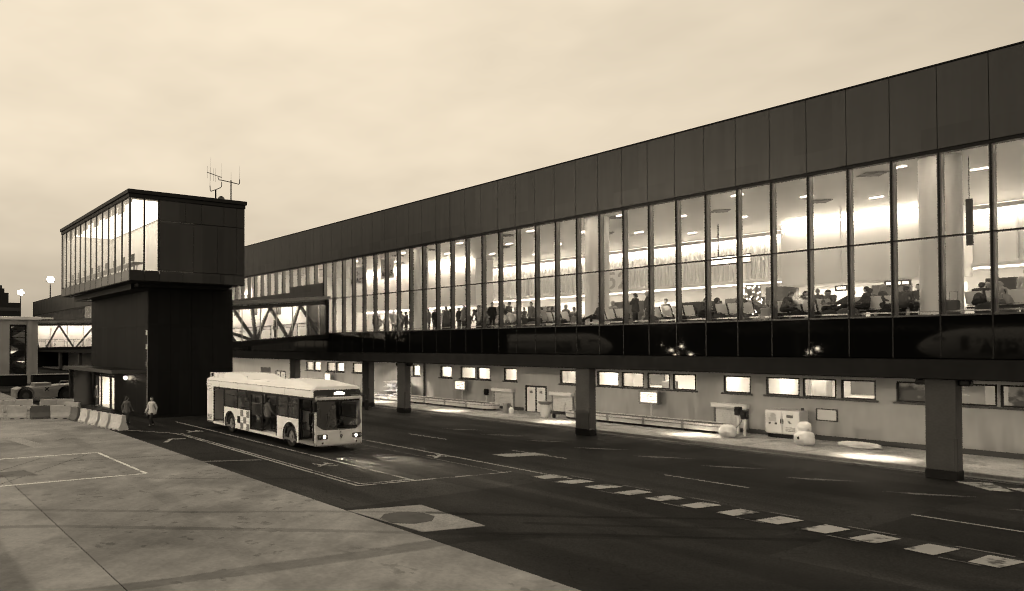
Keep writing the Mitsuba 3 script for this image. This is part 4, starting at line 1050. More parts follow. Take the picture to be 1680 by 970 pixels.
# inside: seats, poles, driver's place
seat = MB().box(0, .45, 0, .45, .75, .85, .03).box(0, .45, .4, .48, .85, 1.45, .03).box(.15, .3, .1, .3, .42, .75)
seat_ply = PLY(seat)
for k, (x, y) in enumerate([(1.6, 3.0), (2.05, 3.0), (1.6, 8.3), (2.05, 8.3), (.25, 8.4), (.7, 8.4), (1.6, 9.9), (2.05, 9.9), (.25, 2.6), (2.05, 5.2), (2.05, 6.4)]):
    part(BUS, 'passenger_seat', seat_ply, 'bus_gray', to_world=BT @ T().translate([x, y, 0]))
for x, y in ((.7, 1.75), (.7, 3.7), (.75, 6.95), (1.4, 5.4), (.7, 10.2), (1.75, 4.4), (1.75, 6.9)):
    bp('grab_pole', MB().cyl([x, y, .42], [x, y, 2.5], .02, 8), 'steel', smooth=40)
bp('dashboard', MB().box(1.2, WD - .1, .3, .75, .42, 1.12, .06), 'bus_black')
bp('dash_card', MB().beam([1.95, .25, 1.18], [2.15, .3, 1.32], .22, .015), 'white_paint')
bp('steering_wheel', MB().tube([(1.75 + .22 * math.cos(t), .85 + .1 * math.sin(t), 1.2 + .2 * math.sin(t)) for t in np.linspace(0, 2 * math.pi, 17)], .018, 6), 'bus_black', smooth=40)
bp('driver_seat', MB().box(1.5, 2.0, 1.1, 1.6, .7, .85, .04).box(1.5, 2.0, 1.55, 1.7, .85, 1.6, .05), 'bus_black')
bp('cab_screen', MB().box(1.2, 2.4, 1.85, 1.88, .5, 2.4), 'bus_inside')
bp('inside_lamp', MB().box(.5, .6, 4.0, 7.0, 2.46, 2.49), 'white_paint', emit=.9, pick=.03)

# ---------------------------------------------------------------- things on the pavement
Zp = .12


def belt(y0, y1, x0, x1, label):
    b = thing('baggage_belt', label, 'conveyor', 'low baggage belts along the wall')
    r = (x1 - x0) / 2
    out = [(x0 + r + r * math.cos(t), y0 + r + r * math.sin(t)) for t in np.linspace(math.pi, 2 * math.pi, 14)] + [(x0 + r + r * math.cos(t), y1 - r + r * math.sin(t)) for t in np.linspace(0, math.pi, 14)]
    inn = Polygon(out).buffer(-.12)
    part(b, 'side_skirt', MB().prism(Polygon(out).difference(inn), Zp + .14, Zp + .50), 'cream_paint', smooth=30)
    part(b, 'belt', MB().prism(inn, Zp + .16, Zp + .47), 'mid_gray')
    part(b, 'bumper', MB().prism(Polygon(out).buffer(.03).difference(Polygon(out).buffer(.004)), Zp + .36, Zp + .42), 'gray_paint')
    for y in np.arange(y0 + .6, y1 - .3, 1.6):
        for fx in (x0 + .25, x1 - .4):
            part(b, 'foot', B(fx, fx + .15, y, y + .15, Zp, Zp + .139), 'dark_gray')
    for y in np.arange(y0 + 2.2, y1 - .6, 2.4):
        part(b, 'joint_cover', MB().box(x0 - .035, x0 - .004, y, y + .14, Zp + .13, Zp + .52), 'gray_paint')
    return b


belt(38.8, 54.0, 38.6, 40.2, 'long low baggage belt along the wall left of the double door')
belt(22.0, 32.6, 38.9, 40.4, 'long low baggage belt along the wall right of the middle column')


def hatch(y0, y1, label):
    h = thing('baggage_hatch', label, 'roller shutter', 'roller shutter hatches in the ground floor wall')
    part(h, 'shutter_box', B(W - .34, W - .003, y0, y1, 1.42, 1.66, .02), 'white_paint')
    for g0 in (y0 + .04, y1 - .12):
        part(h, 'guide', B(W - .1, W - .003, g0, g0 + .08, .3, 1.41), 'gray_paint')
    for k in range(10):
        part(h, 'slat', B(W - .06, W - .02, y0 + .125, y1 - .125, .34 + .106 * k, .34 + .106 * k + .1, .012), 'cream_paint')


hatch(21.75, 23.7, 'white roller shutter hatch behind the charging post left of the electrical cabinet')
hatch(33.2, 35.1, 'white roller shutter hatch between the double door and the middle column')
hatch(38.5, 40.6, 'white roller shutter hatch left of the double door')


def info(y, x, label, legs=True):
    s = thing('screen', label, 'information screen', 'boxed flight screens on poles')
    z0, z1, h = 1.32, 2.1, .62
    part(s, 'housing', MB().box(x + .06, x + .34, y - h, y + h, z0, z1, .04).box(x - .1, x + .06, y - h, y + h, z1 - .05, z1).box(x - .02, x + .06, y - h, y + h, z0, z0 + .07).box(x - .06, x + .06, y - h, y - h + .05, z0 + .07, z1 - .05).box(x - .06, x + .06, y + h - .05, y + h, z0 + .07, z1 - .05), 'gray_paint')
    part(s, 'display', B(x + .03, x + .058, y - h + .07, y + h - .07, z0 + .1, z1 - .08), 'white_paint', emit=1.3, pick=.01)
    ln = MB()
    for k, (a, w) in enumerate(((.05, .7), (.25, .5), (.0, .4), (.3, .55))):
        ln.box(x + .022, x + .028, y + h - .2 - a - w, y + h - .2 - a, z1 - .2 - .12 * k, z1 - .17 - .12 * k)
    part(s, 'screen_lines', ln, 'mid_gray')
    part(s, 'pole', MB().cyl([x + .2, y - .05, Zp], [x + .2, y - .05, z0], .045, 10).box(x + .05, x + .35, y - .2, y + .1, Zp, Zp + .03), 'cream_paint', smooth=40)


info(27.4, 39.6 + .9, 'glowing flight screen in a pale box on a pole, right of the middle column')
info(43.7, 39.6 + .8, 'glowing flight screen in a pale box on a pole, between the left columns')
info(63.0, 40.3, 'glowing flight screen in a pale box on a pole, above the roof of the bus')

cb = thing('electrical_cabinet', 'pale two-door electrical cabinet with switches standing against the wall', 'cabinet')
part(cb, 'body', B(40.1, 40.95, 18.85, 20.5, .32, 1.55, .02), 'cream_paint')
part(cb, 'base', B(40.15, 40.9, 18.95, 20.4, Zp, .318), 'black_metal')
for k, (a, b) in enumerate(((18.88, 19.66), (19.68, 20.47))):
    d = part(cb, 'door', B(40.07, 40.098, a, b, .36, 1.51, .008), 'white_paint')
    if k:
        part(d, 'dial', MB().cyl([40.02, 20.1, 1.25], [40.069, 20.1, 1.25], .12, 16).box(40.05, 40.069, 19.95, 20.3, .95, 1.15), 'plastic_white', smooth=40)
        part(d, 'switch', MB().cyl([40.03, 20.25, .85], [40.069, 20.25, .85], .05, 10).cyl([40.03, 19.95, .85], [40.069, 19.95, .85], .05, 10), 'dark_gray', smooth=40)
    else:
        part(d, 'meter', B(40.04, 40.069, 19.15, 19.45, 1.18, 1.32), 'mid_gray')
        part(d, 'grille', MB().box(40.055, 40.069, 19.05, 19.5, .5, .53).box(40.055, 40.069, 19.05, 19.5, .58, .61).box(40.055, 40.069, 19.05, 19.5, .66, .69), 'gray_paint')
        part(d, 'key_switch', MB().beam([40.05, 19.35, 1.0], [40.05, 19.25, .9], .05), 'mid_gray')
    part(d, 'handle', B(40.03, 40.069, 19.6 if not k else 19.71, 19.64 if not k else 19.75, .85, 1.1, .01), 'dark_gray')
part(cb, 'beacon', MB().cyl([40.6, 18.95, 1.55], [40.6, 18.95, 1.68], .07, 10), 'dark_gray', smooth=40)


def post(x, y, label, h=1.5, hose=True, dark=True):
    p = thing('charging_post', label, 'charging post', 'pale posts with dark heads on the pavement')
    part(p, 'pole', MB().box(x - .05, x + .05, y - .05, y + .05, Zp, h - .45, .01), 'cream_paint')
    part(p, 'foot', B(x - .3, x + .3, y - .3, y + .35, Zp, Zp + .05, .01), 'gray_paint')
    part(p, 'head', MB().box(x - .14, x + .14, y - .15, y + .15, h - .45, h, .03).box(x - .2, x - .14, y - .1, y + .12, h - .32, h - .1, .02), 'black_metal')
    if hose:
        part(p, 'cable', MB().tube([(x, y + .1, h - .42), (x - .05, y + .22, h - .75), (x, y + .45, h - .95), (x + .1, y + .7, h - .98)], .022, 6), 'dark_gray', smooth=40)


post(38.9, 20.9, 'charging post with a dark head and hanging cable, just left of the electrical cabinet')
post(39.6, 21.6, 'charging post with a dark head behind the end of the right baggage belt', 1.6, False)
post(40.6, 41.0, 'charging post with a dark head behind the left baggage belt', 1.55, False)
post(40.4, 51.0, 'charging post with a dark head just right of the column by the kiosk', 1.5, False)


def lump(seed, s, n=.12, sub=4, power=2.6):
    m = trimesh.creation.icosphere(subdivisions=sub, radius=1)
    v = np.array(m.vertices)
    v = v / (np.abs(v) ** power).sum(1, keepdims=True) ** (1 / power)
    v = v * (1 + n * (meshkit.fbm(v * 2.1 + 5, 4, seed)[:, None] - .5) * 2 + .05 * (meshkit.fbm(v * 6, 3, seed + 3)[:, None] - .5))
    v[:, 2] = np.maximum(v[:, 2], -.82)
    return trimesh.Trimesh(v * np.array(s), m.faces, process=False)


def moved(m, x, y, z):
    m.apply_translation([x, y, z]); return m


solid('sack', moved(lump(3, (.36, .38, .36)), 38.15, 21.35, Zp + .29), 'cloth_white', 'bright round white sack in the light pool beside the right baggage belt', 'sack', smooth=True)
sk = thing('sack_pile', 'two stacked pale sacks with a dark hole, right of the electrical cabinet', 'sack')
part(sk, 'lower_sack', moved(lump(8, (.36, .40, .36)), 38.2, 17.75, Zp + .29), 'cloth_white', smooth=True)
part(sk, 'upper_sack', moved(lump(11, (.27, .27, .27)), 38.3, 17.8, Zp + .83), 'cloth_white', smooth=True)
part(sk, 'hole', MB().ball([37.86, 17.85, Zp + .34], .08, 2, (.6, 1, 1)), 'black_metal', smooth=True)
solid('flat_sack', moved(lump(15, (.42, .85, .15), .2), 39.4, 16.0, Zp + .11), 'cloth_white', 'flattened pale sack lying against the wall below the framed notice', 'sack', smooth=True)
fn = thing('framed_notice', 'small pale framed notice on the wall right of the electrical cabinet', 'notice')
part(fn, 'frame', MB().box(W - .05, W - .003, 17.55, 18.5, 1.08, 1.13).box(W - .05, W - .003, 17.55, 18.5, 1.64, 1.69).box(W - .05, W - .003, 17.55, 17.6, 1.13, 1.64).box(W - .05, W - .003, 18.45, 18.5, 1.13, 1.64), 'dark_gray')
part(fn, 'sheet', B(W - .03, W - .004, 17.6, 18.45, 1.13, 1.64), 'cream_paint')
bn = thing('waste_bin', 'pale drum bin with a wide tray on top beside the double door', 'bin')
part(bn, 'drum', MB().cyl([38.6, 33.6, Zp], [38.6, 33.6, .95], .3, 24, .33), 'cream_paint', smooth=40)
part(bn, 'tray', MB().cyl([38.6, 33.6, .955], [38.6, 33.6, 1.15], .34, 24, .48), 'gray_paint', smooth=40)
jg = thing('canister', 'small pale canister standing left of the double door', 'canister')
part(jg, 'body', MB().cyl([38.3, 36.3, Zp], [38.3, 36.3, .5], .17, 16).cyl([38.3, 36.3, .5], [38.3, 36.3, .62], .17, 16, .06), 'cloth_white', smooth=40)
part(jg, 'cap', MB().cyl([38.3, 36.3, .62], [38.3, 36.3, .69], .05, 10), 'dark_gray', smooth=40)
bk = thing('water_dispenser', 'clear tall box beside the pale canister', 'box')
part(bk, 'box', B(38.5, 38.9, 36.9, 37.3, Zp, .8, .02), 'gray_paint')
cr = thing('cart', 'dark low hand cart beside the middle column', 'cart')
part(cr, 'bed', B(38.4, 39.6, 30.0 + 2.9, 32.6 + .2, .35, .5, .02), 'dark_gray')
part(cr, 'wheel', MB().cyl([38.5, 32.85, .27], [38.5, 32.79, .27], .15, 12), 'rubber')
part(cr, 'handle', MB().tube([(39.5, 32.8, .5), (39.6, 32.8, 1.1), (39.6, 32.85, 1.1)], .025, 6), 'steel')
# the brightly lit kiosk between the two left columns
kq = thing('equipment_rack', 'bright white equipment rack with shelves in the lit corner between the two left columns', 'rack')
part(kq, 'back', B(40.2, 40.3, 49.6, 52.4, Zp, 1.75), 'white_paint')
for k in range(4):
    part(kq, 'shelf', B(39.4, 40.2, 49.6, 52.4, .5 + .38 * k, .54 + .38 * k), 'white_paint')
for k, (y, z, w, h) in enumerate(((49.8, .54, .5, .25), (50.5, .54, .7, .2), (51.4, .54, .6, .28), (49.9, .92, .8, .22), (51.2, .92, .5, .2), (50.2, 1.3, .6, .26), (51.3, 1.3, .7, .2))):
    part(kq, 'crate', B(39.5, 40.1, y, y + w, z, z + h, .02), ('white_paint', 'cream_paint', 'gray_paint')[k % 3])
part(kq, 'base', MB().prism([(39.9 + 1.1 * math.cos(t), 51 + 1.7 * math.sin(t)) for t in np.linspace(math.pi / 2, 1.5 * math.pi, 16)], Zp, .36), 'cream_paint')
spot('rack_spot', [37.2, 50.6, 3.4], [39.8, 51, .6], 260 * 1.1, 20, 45)

# ---------------------------------------------------------------- people
def sph(c, r, n=10):
    return m3.Manifold.sphere(r, n).translate([float(q) for q in c])


def hull(*cr):
    return m3.Manifold.batch_hull([sph(c, r) for c, r in cr])


def rel(m, ln=.05, it=4):
    q = m.refine_to_length(ln).to_mesh()
    t = trimesh.Trimesh(q.vert_properties[:, :3], q.tri_verts)
    trimesh.smoothing.filter_taubin(t, iterations=it)
    return t


def V(*a):
    return np.array(a, float)


def hand(w, d, side):
    """Palm with four unequal bent fingers and a thumb leaving its side; w wrist, d pointing direction."""
    d = d / np.linalg.norm(d)
    up = np.cross(d, V(1, 0, 0)) if abs(d[0]) < .9 else V(0, 0, 1.)
    up = up / np.linalg.norm(up); s = np.cross(d, up)
    palm = w + d * .09
    out = [hull((w, .026), (palm + s * .03, .017), (palm - s * .03, .017))]
    for k, l in enumerate((.06, .075, .07, .05)):
        b = palm + s * (.03 - .02 * k)
        out.append(hull((b, .010), (b + d * l * .6 - up * .008, .009)) + hull((b + d * l * .6 - up * .008, .009), (b + d * l - up * .03, .008)))
    t = w + d * .03 + s * .03 * side
    out.append(hull((t, .013), (t + d * .04 + s * .03 * side, .011)) + hull((t + d * .04 + s * .03 * side, .011), (t + d * .075 + s * .025 * side - up * .01, .009)))
    return out


def figure(J):
    g = lambda k: V(*J[k])
    hips = [(g('hipL'), .105), (g('hipR'), .105)]
    body = []
    ch, nk, hd = g('chest'), g('neck'), g('head')
    look = g('look') if 'look' in J else V(0, 1, 0)
    look = look / np.linalg.norm(look)
    upv = (hd - nk) / np.linalg.norm(hd - nk)
    sd = np.cross(look, upv)
    body += [hull(*hips, (ch, .13)), hull((ch, .125), (g('shL'), .065), (g('shR'), .065)), hull((nk, .055), (ch + (nk - ch) * .7, .06)), hull((nk, .05), (hd - upv * .06, .055))]
    body += [hull((hd + upv * .035, .098), (hd - look * .025 + upv * .03, .092), (hd - upv * .06 + look * .045, .05)), hull((hd + look * .1 - upv * .005, .014), (hd + look * .085 + upv * .03, .01)), hull((hd + sd * .092, .022), (hd + sd * .09 - upv * .03, .015)), hull((hd - sd * .092, .022), (hd - sd * .09 - upv * .03, .015))]
    tr, jk, sh = [], [], []
    for s, sg in (('L', -1), ('R', 1)):
        hip, kn, an, toe = g('hip' + s), g('knee' + s), g('ankle' + s), g('toe' + s)
        body += [hull((hip, .085), (kn, .058)), hull((kn, .056), (an, .04)), hull((an, .04), (toe, .03))]
        tr += [hull((hip, .108), (kn, .078)), hull((kn, .076), (an + (kn - an) * .12, .062))]
        sh += [hull((an - V(0, 0, .035), .048), (toe, .038)), hull((an - V(0, 0, .035), .048), (an, .05))]
        S_, E_, W_ = g('sh' + s), g('el' + s), g('wr' + s)
        body += [hull((S_, .055), (E_, .042)), hull((E_, .042), (W_, .03))] + hand(W_, W_ - E_, sg)
        jk += [hull((S_, .075), (E_, .06)), hull((E_, .058), (W_ - (W_ - E_) * .08, .046))]
    tr.append(hull((hips[0][0], .118), (hips[1][0], .118)))
    low = J.get('hem', .0)
    hm = [(h - (ch - h) / np.linalg.norm(ch - h) * low * .3, .125 + low * .06) for h, _ in hips]
    jk += [hull(*hm, (ch, .15)), hull((ch, .145), (g('shL'), .08), (g('shR'), .08)), hull((ch, .12), (nk - upv * .02, .07))]
    hair = hull((hd + upv * .05 - look * .015, .105), (hd - look * .045 + upv * .02, .098), (hd - look * .06 - upv * .05, .065)) - sph(hd + look * .12 - upv * .02, .115, 14)
    un = lambda L: m3.Manifold.batch_boolean(L, m3.OpType.Add)
    return {'body': rel(un(body), .04), 'jacket': rel(un(jk)), 'trousers': rel(un(tr)), 'shoes': rel(un(sh), .06, 2), 'hair': rel(hair, .04, 3)}


def base_pose():
    return dict(hipL=(-.09, 0, .9), hipR=(.09, 0, .9), kneeL=(-.1, .02, .49), kneeR=(.1, .02, .49), ankleL=(-.1, -.02, .09), ankleR=(.1, -.02, .09), toeL=(-.12, .14, .04), toeR=(.12, .14, .04), chest=(0, 0, 1.24), neck=(0, -.01, 1.46), head=(0, .015, 1.6),
                shL=(-.18, 0, 1.38), shR=(.18, 0, 1.38), elL=(-.25, -.03, 1.1), elR=(.25, -.03, 1.1), wrL=(-.24, .08, .87), wrR=(.24, .08, .87))


def mod(b, **k):
    d = dict(b); d.update(k); return d


b0 = base_pose()
POSES = {
    'stand': mod(b0, hem=.4),
    'crossed': mod(b0, elL=(-.26, .1, 1.14), elR=(.26, .1, 1.14), wrL=(.03, .24, 1.17), wrR=(-.03, .27, 1.2), hem=.3),
    'phone': mod(b0, elR=(.26, .06, 1.12), wrR=(.12, .26, 1.28), head=(0, .05, 1.59), look=(0, 1, -.4), hem=1.2),
    'walk': mod(b0, kneeL=(-.1, .2, .5), ankleL=(-.1, .26, .11), toeL=(-.11, .41, .07), kneeR=(.1, -.02, .49), ankleR=(.1, -.3, .13), toeR=(.1, -.18, .05), elL=(-.24, -.14, 1.13), wrL=(-.23, -.12, .88), elR=(.24, .08, 1.12), wrR=(.22, .24, .93), hem=.3),
    'bend': mod(b0, chest=(0, .22, 1.16), neck=(0, .42, 1.3), head=(0, .53, 1.38), look=(0, .8, -.6), shL=(-.18, .34, 1.26), shR=(.18, .34, 1.26), elL=(-.22, .42, 1.0), elR=(.22, .42, 1.0), wrL=(-.16, .55, .8), wrR=(.16, .55, .8), hem=.3),
}
s0 = mod(b0, hipL=(-.09, -.05, .52), hipR=(.09, -.05, .52), kneeL=(-.13, .38, .52), kneeR=(.13, .38, .52), ankleL=(-.13, .4, .09), ankleR=(.13, .4, .09), toeL=(-.14, .56, .04), toeR=(.14, .56, .04), chest=(0, -.1, .88), neck=(0, -.12, 1.1), head=(0, -.09, 1.24),
         shL=(-.18, -.11, 1.02), shR=(.18, -.11, 1.02), elL=(-.24, .02, .76), elR=(.24, .02, .76), wrL=(-.12, .24, .68), wrR=(.12, .24, .68))
POSES['sit'] = s0
POSES['slouch'] = mod(s0, chest=(0, .06, .86), neck=(0, .16, 1.04), head=(0, .25, 1.14), look=(0, .8, -.6), shL=(-.18, .12, .98), shR=(.18, .12, .98), elL=(-.22, .26, .72), elR=(.22, .26, .72), wrL=(-.05, .44, .7), wrR=(.05, .44, .7))
POSES['legs_crossed'] = mod(s0, kneeR=(-.02, .42, .64), ankleR=(-.2, .72, .48), toeR=(-.24, .87, .5))
POSES['recline'] = mod(s0, kneeL=(-.1, .42, .44), ankleL=(-.1, .78, .14), toeL=(-.11, .82, .3), kneeR=(.1, .4, .46), ankleR=(.12, .72, .12), toeR=(.13, .78, .28), chest=(0, -.2, .8), neck=(0, -.3, .98), head=(0, -.33, 1.11), look=(0, .9, .3), shL=(-.18, -.26, .92), shR=(.18, -.26, .92))
FIG = {k: {n: mikit.ply(m, 'skin', smooth=True) for n, m in figure(J).items()} for k, J in POSES.items()}


def person(x, y, z, head, pose, top, legs, hair, label, s=1.0, group=None, vest=None):
    p = thing('person', label, 'person', group)
    at = T().translate([x, y, z]).rotate([0, 0, 1], head).scale([s, s, s])
    F = FIG[pose]
    part(p, 'body', F['body'], 'skin', to_world=at)
    part(p, 'jacket', F['jacket'], vest or f'cloth_{top}', to_world=at)
    part(p, 'trousers', F['trousers'], f'cloth_{legs}', to_world=at)
    part(p, 'shoes', F['shoes'], 'cloth_0', to_world=at)
    part(p, 'hair', F['hair'], 'hair_' + hair, to_world=at)
    return p


TONE = ['black', 'dark', 'charcoal', 'gray', 'light gray', 'white']
LEFT, RIGHT, IN, OUT = 0, 180, -90, 90               # facing along the hall, into it, out of the window
HP = [
    (36.2, 49.2, LEFT, 'stand', 1, 1, 'dark', 'behind the glass left of the column nearest the footbridge'), (34.7, 45.9, IN, 'bend', 4, 1, 'pale', 'bending over, just left of the leftmost round hall column'), (36.3, 46.9, RIGHT, 'stand', 4, 2, 'dark', 'next to the bending person at the hall left end'),
    (37.8, 47.2, IN, 'stand', 1, 1, 'dark', 'standing back from the glass at the left end of the hall'), (36.4, 43.6, OUT, 'crossed', 1, 0, 'dark', 'with folded arms just right of the leftmost round column'), (36.2, 42.6, LEFT, 'stand', 3, 1, 'dark', 'second to the right of the leftmost round column'),
    (36.1, 41.7, RIGHT, 'stand', 0, 0, 'dark', 'third to the right of the leftmost round column'), (38.0, 42.9, IN, 'stand', 5, 1, 'pale', 'farther in behind the group right of the leftmost round column'), (36, 40.3, LEFT, 'phone', 2, 1, 'dark', 'looking at a phone left of the middle group'), (36.1, 39.1, IN, 'stand', 1, 2, 'pale', 'in the middle group, leftmost'),
    (36.0, 38.5, OUT, 'stand', 3, 1, 'dark', 'in the middle group, second from left'), (36.6, 37.6, LEFT, 'bend', 2, 1, 'dark', 'bending in the middle group'), (36, 36.9, RIGHT, 'stand', 4, 2, 'dark', 'at the right end of the middle group'), (34.75, 34.55, 150, 'stand', 0, 0, 'dark', 'large against the glass, well left of the middle round column'),
    (35.7, 34.0, RIGHT, 'phone', 1, 1, 'dark', 'looking down beside the large standing figure'), (34.9, 33.0, LEFT, 'slouch', 5, 3, 'dark', 'seated in a pale coat right of the large standing figure'), (36.2, 32.6, OUT, 'stand', 2, 1, 'dark', 'standing behind the seats, two bays left of the middle round column'), (34.9, 30.4, LEFT, 'slouch', 4, 1, 'dark', 'hunched two bays left of the middle round column'),
    (36.4, 31.3, RIGHT, 'sit', 1, 1, 'dark', 'seated in dark clothes behind the hunched figure'), (36.3, 29.9, IN, 'sit', 3, 2, 'pale', 'pale haired and seated just left of the middle round column'), (35.0, 26.7, LEFT, 'legs_crossed', 1, 0, 'dark', 'with one boot stretched out in front of the middle round column'), (35.35, 25.95, IN, 'sit', 4, 2, 'pale', 'pale haired on the seats right of the middle round column'),
    (34.8, 24.25, LEFT, 'crossed', 0, 1, 'dark', 'standing with folded arms between two rows of pale seats'), (35.0, 23.7, 40, 'stand', 1, 2, 'pale', 'pale haired, standing beside the one with folded arms'), (34.9, 20.75, RIGHT, 'slouch', 1, 0, 'dark', 'hunched in a dark coat near the middle of the right half'), (35.4, 20.1, IN, 'recline', 1, 1, 'dark', 'slumped low next to the hunched dark coat'),
    (35.2, 18.1, RIGHT, 'recline', 3, 2, 'dark', 'lying back by the column of small lights'), (34.9, 16.95, RIGHT, 'slouch', 1, 0, 'dark', 'leaning forward, third bay left of the right round column'), (35.5, 16.3, RIGHT, 'sit', 1, 1, 'dark', 'next to the leaning dark coat'), (35.3, 15.3, OUT, 'slouch', 2, 1, 'dark', 'bent over, second bay left of the right round column'),
    (35.0, 14.75, LEFT, 'recline', 0, 1, 'pale', 'pale haired, slumped two bays from the right round column'), (34.9, 13.95, LEFT, 'sit', 0, 0, 'dark', 'in a black coat, seated just left of the right round column'), (35.2, 13.3, RIGHT, 'sit', 1, 1, 'pale', 'seated back to back with the black coat'), (34.7, 12.55, IN, 'slouch', 1, 0, 'dark', 'huddled against the left side of the right round column'),
    (35.0, 10.35, IN, 'slouch', 0, 0, 'dark', 'with long dark hair right of the right round column'), (35.1, 9.6, LEFT, 'slouch', 4, 3, 'pale', 'large, in a pale coat at the right edge'), (36.2, 9.35, OUT, 'stand', 5, 0, 'dark', 'standing in a white shirt at the right edge of the hall')]
WORD = {'stand': 'standing', 'crossed': 'standing', 'phone': 'standing', 'walk': 'walking', 'bend': 'bending', 'sit': 'seated', 'slouch': 'seated', 'legs_crossed': 'seated', 'recline': 'seated'}
for x, y, h, pose, top, legs, hair, where in HP:
    person(x, y, Z_FL, h, pose, top, legs, hair, f'person in {TONE[top]} clothes {where}', 1.0 + .03 * math.sin(y * 3), 'passengers waiting in the hall')
MORE = [(36.3, 45.9, IN, 'stand', 2, 1, 'dark', 'behind the bending person at the left end of the hall'), (37.4, 44.0, OUT, 'stand', 1, 1, 'dark', 'second row, above the leftmost round column'), (37.2, 41.2, IN, 'stand', 4, 1, 'dark', 'in pale top, second row right of the leftmost round column'),
        (37.4, 40.0, LEFT, 'crossed', 1, 0, 'dark', 'second row behind the phone user'), (37.0, 38.1, RIGHT, 'stand', 0, 1, 'dark', 'second row behind the middle group'), (37.5, 36.2, OUT, 'stand', 1, 1, 'pale', 'pale haired, second row left of the large standing figure'),
        (35.4, 35.6, LEFT, 'slouch', 3, 1, 'dark', 'seated just left of the large standing figure'), (37.3, 33.2, OUT, 'stand', 0, 1, 'dark', 'second row, three bays left of the middle round column'), (35.5, 31.6, OUT, 'sit', 2, 1, 'dark', 'seated facing the window left of the hunched figure'),
        (37.7, 30.6, OUT, 'sit', 4, 2, 'dark', 'seated in the second row left of the middle round column'), (37.7, 29.4, OUT, 'sit', 1, 1, 'dark', 'seated in the second row, hidden partly by the middle round column'), (35.6, 23.0, IN, 'sit', 2, 1, 'dark', 'seated right of the pair standing together'),
        (37.7, 22.2, OUT, 'sit', 1, 1, 'pale', 'seated in the second row, middle of the right half'), (37.7, 21.6, OUT, 'sit', 4, 1, 'dark', 'pale jacket, second row, middle of the right half'), (35.3, 19.0, IN, 'sit', 1, 1, 'dark', 'seated just left of the column of small lights'),
        (37.8, 18.2, OUT, 'sit', 0, 1, 'dark', 'in black, second row behind the one lying back'), (37.7, 17.5, OUT, 'slouch', 2, 1, 'dark', 'bent forward, second row behind the leaning dark coat'), (36.1, 15.9, LEFT, 'sit', 3, 1, 'pale', 'pale haired, between the two rows left of the right round column'),
        (36.2, 14.2, IN, 'sit', 2, 2, 'dark', 'between the rows just behind the black coat'), (36.4, 12.9, RIGHT, 'sit', 4, 1, 'pale', 'pale jacket behind the one huddled at the right round column'), (37.7, 9.2, OUT, 'sit', 1, 1, 'dark', 'seated in the second row at the right edge'), (36.0, 10.4, OUT, 'sit', 1, 1, 'dark', 'seated behind the long haired one right of the right round column')]
for x, y, h, pose, top, legs, hair, where in MORE:
    person(x, y, Z_FL, h, pose, top, legs, hair, f'person in {TONE[top]} clothes {where}', 1.0 + .03 * math.sin(y * 3), 'passengers waiting in the hall')
random.seed(21)
DEEP = [(40.5, 54.5), (41.2, 52.8), (40.2, 51.0), (42.0, 49.6), (40.6, 48.1), (41.6, 46.4), (40.3, 45.2), (41.8, 44.1), (40.4, 40.6), (41.6, 39.0), (40.8, 37.4), (41.9, 35.8), (40.6, 33.5), (42.2, 28.5), (41.5, 18.6), (42, 14.6)]
ORD = 'first second third fourth fifth sixth seventh eighth ninth tenth eleventh twelfth thirteenth fourteenth fifteenth sixteenth'.split()
for k, (x, y) in enumerate(DEEP):
    person(x, y, Z_FL, random.choice((0, 90, 180, 270)), random.choice(('stand', 'phone', 'crossed', 'walk')), random.choice((0, 1, 2, 3, 4)), random.choice((0, 1, 2)), random.choice(('dark', 'dark', 'pale')),
           f'small figure standing deep inside the hall, {ORD[k]} from the left', random.uniform(.96, 1.06), 'figures deep inside the hall')
# on the ground, at the tower door, on the bridge and in the bus
person(14.75, 42.6, 0, 120, 'walk', 5, 0, 'dark', 'person in a bright white jacket walking past the dark tower, right of the other walker', 1.02)
person(13.75, 44.3, 0, -60, 'walk', 2, 1, 'dark', 'person in dark clothes walking past the dark tower beside the barriers', 1.0)
person(16.7, 56.0, .03, 40, 'stand', 0, 0, 'dark', 'figure in dark clothes standing at the right side of the lit tower doorway', 1.0)
person(15.7, 58.6, 0, -120, 'stand', 1, 0, 'dark', 'figure in dark clothes standing at the left side of the lit tower doorway', 1.02)
person(28.4, 52.2, 5.42, 90, 'stand', 0, 0, 'dark', 'figure in dark clothes standing inside the footbridge', 1.03)
bt_ = lambda x, y: (np.array(BT @ mi.ScalarPoint3f(x, y, .42)).ravel())
for (x, y), pz, a, tp, lb in (((.55, 5.9), 'walk', -100, 4, 'person in light gray clothes stepping through the middle door of the bus'), ((1.5, 4.6), 'stand', 60, 2, 'person standing in the aisle of the bus'), ((.55, .9), 'stand', 30, 1, 'person with pale trousers standing in the front door of the bus'), ((1.75, 1.25), 'sit', 180, 1, 'bus driver seated behind the windscreen')):
    q = bt_(x, y)
    person(q[0], q[1], q[2] + (.3 if pz == 'sit' else .005), a, pz, tp, 4 if 'pale trousers' in lb else 1, 'dark', lb, .98)

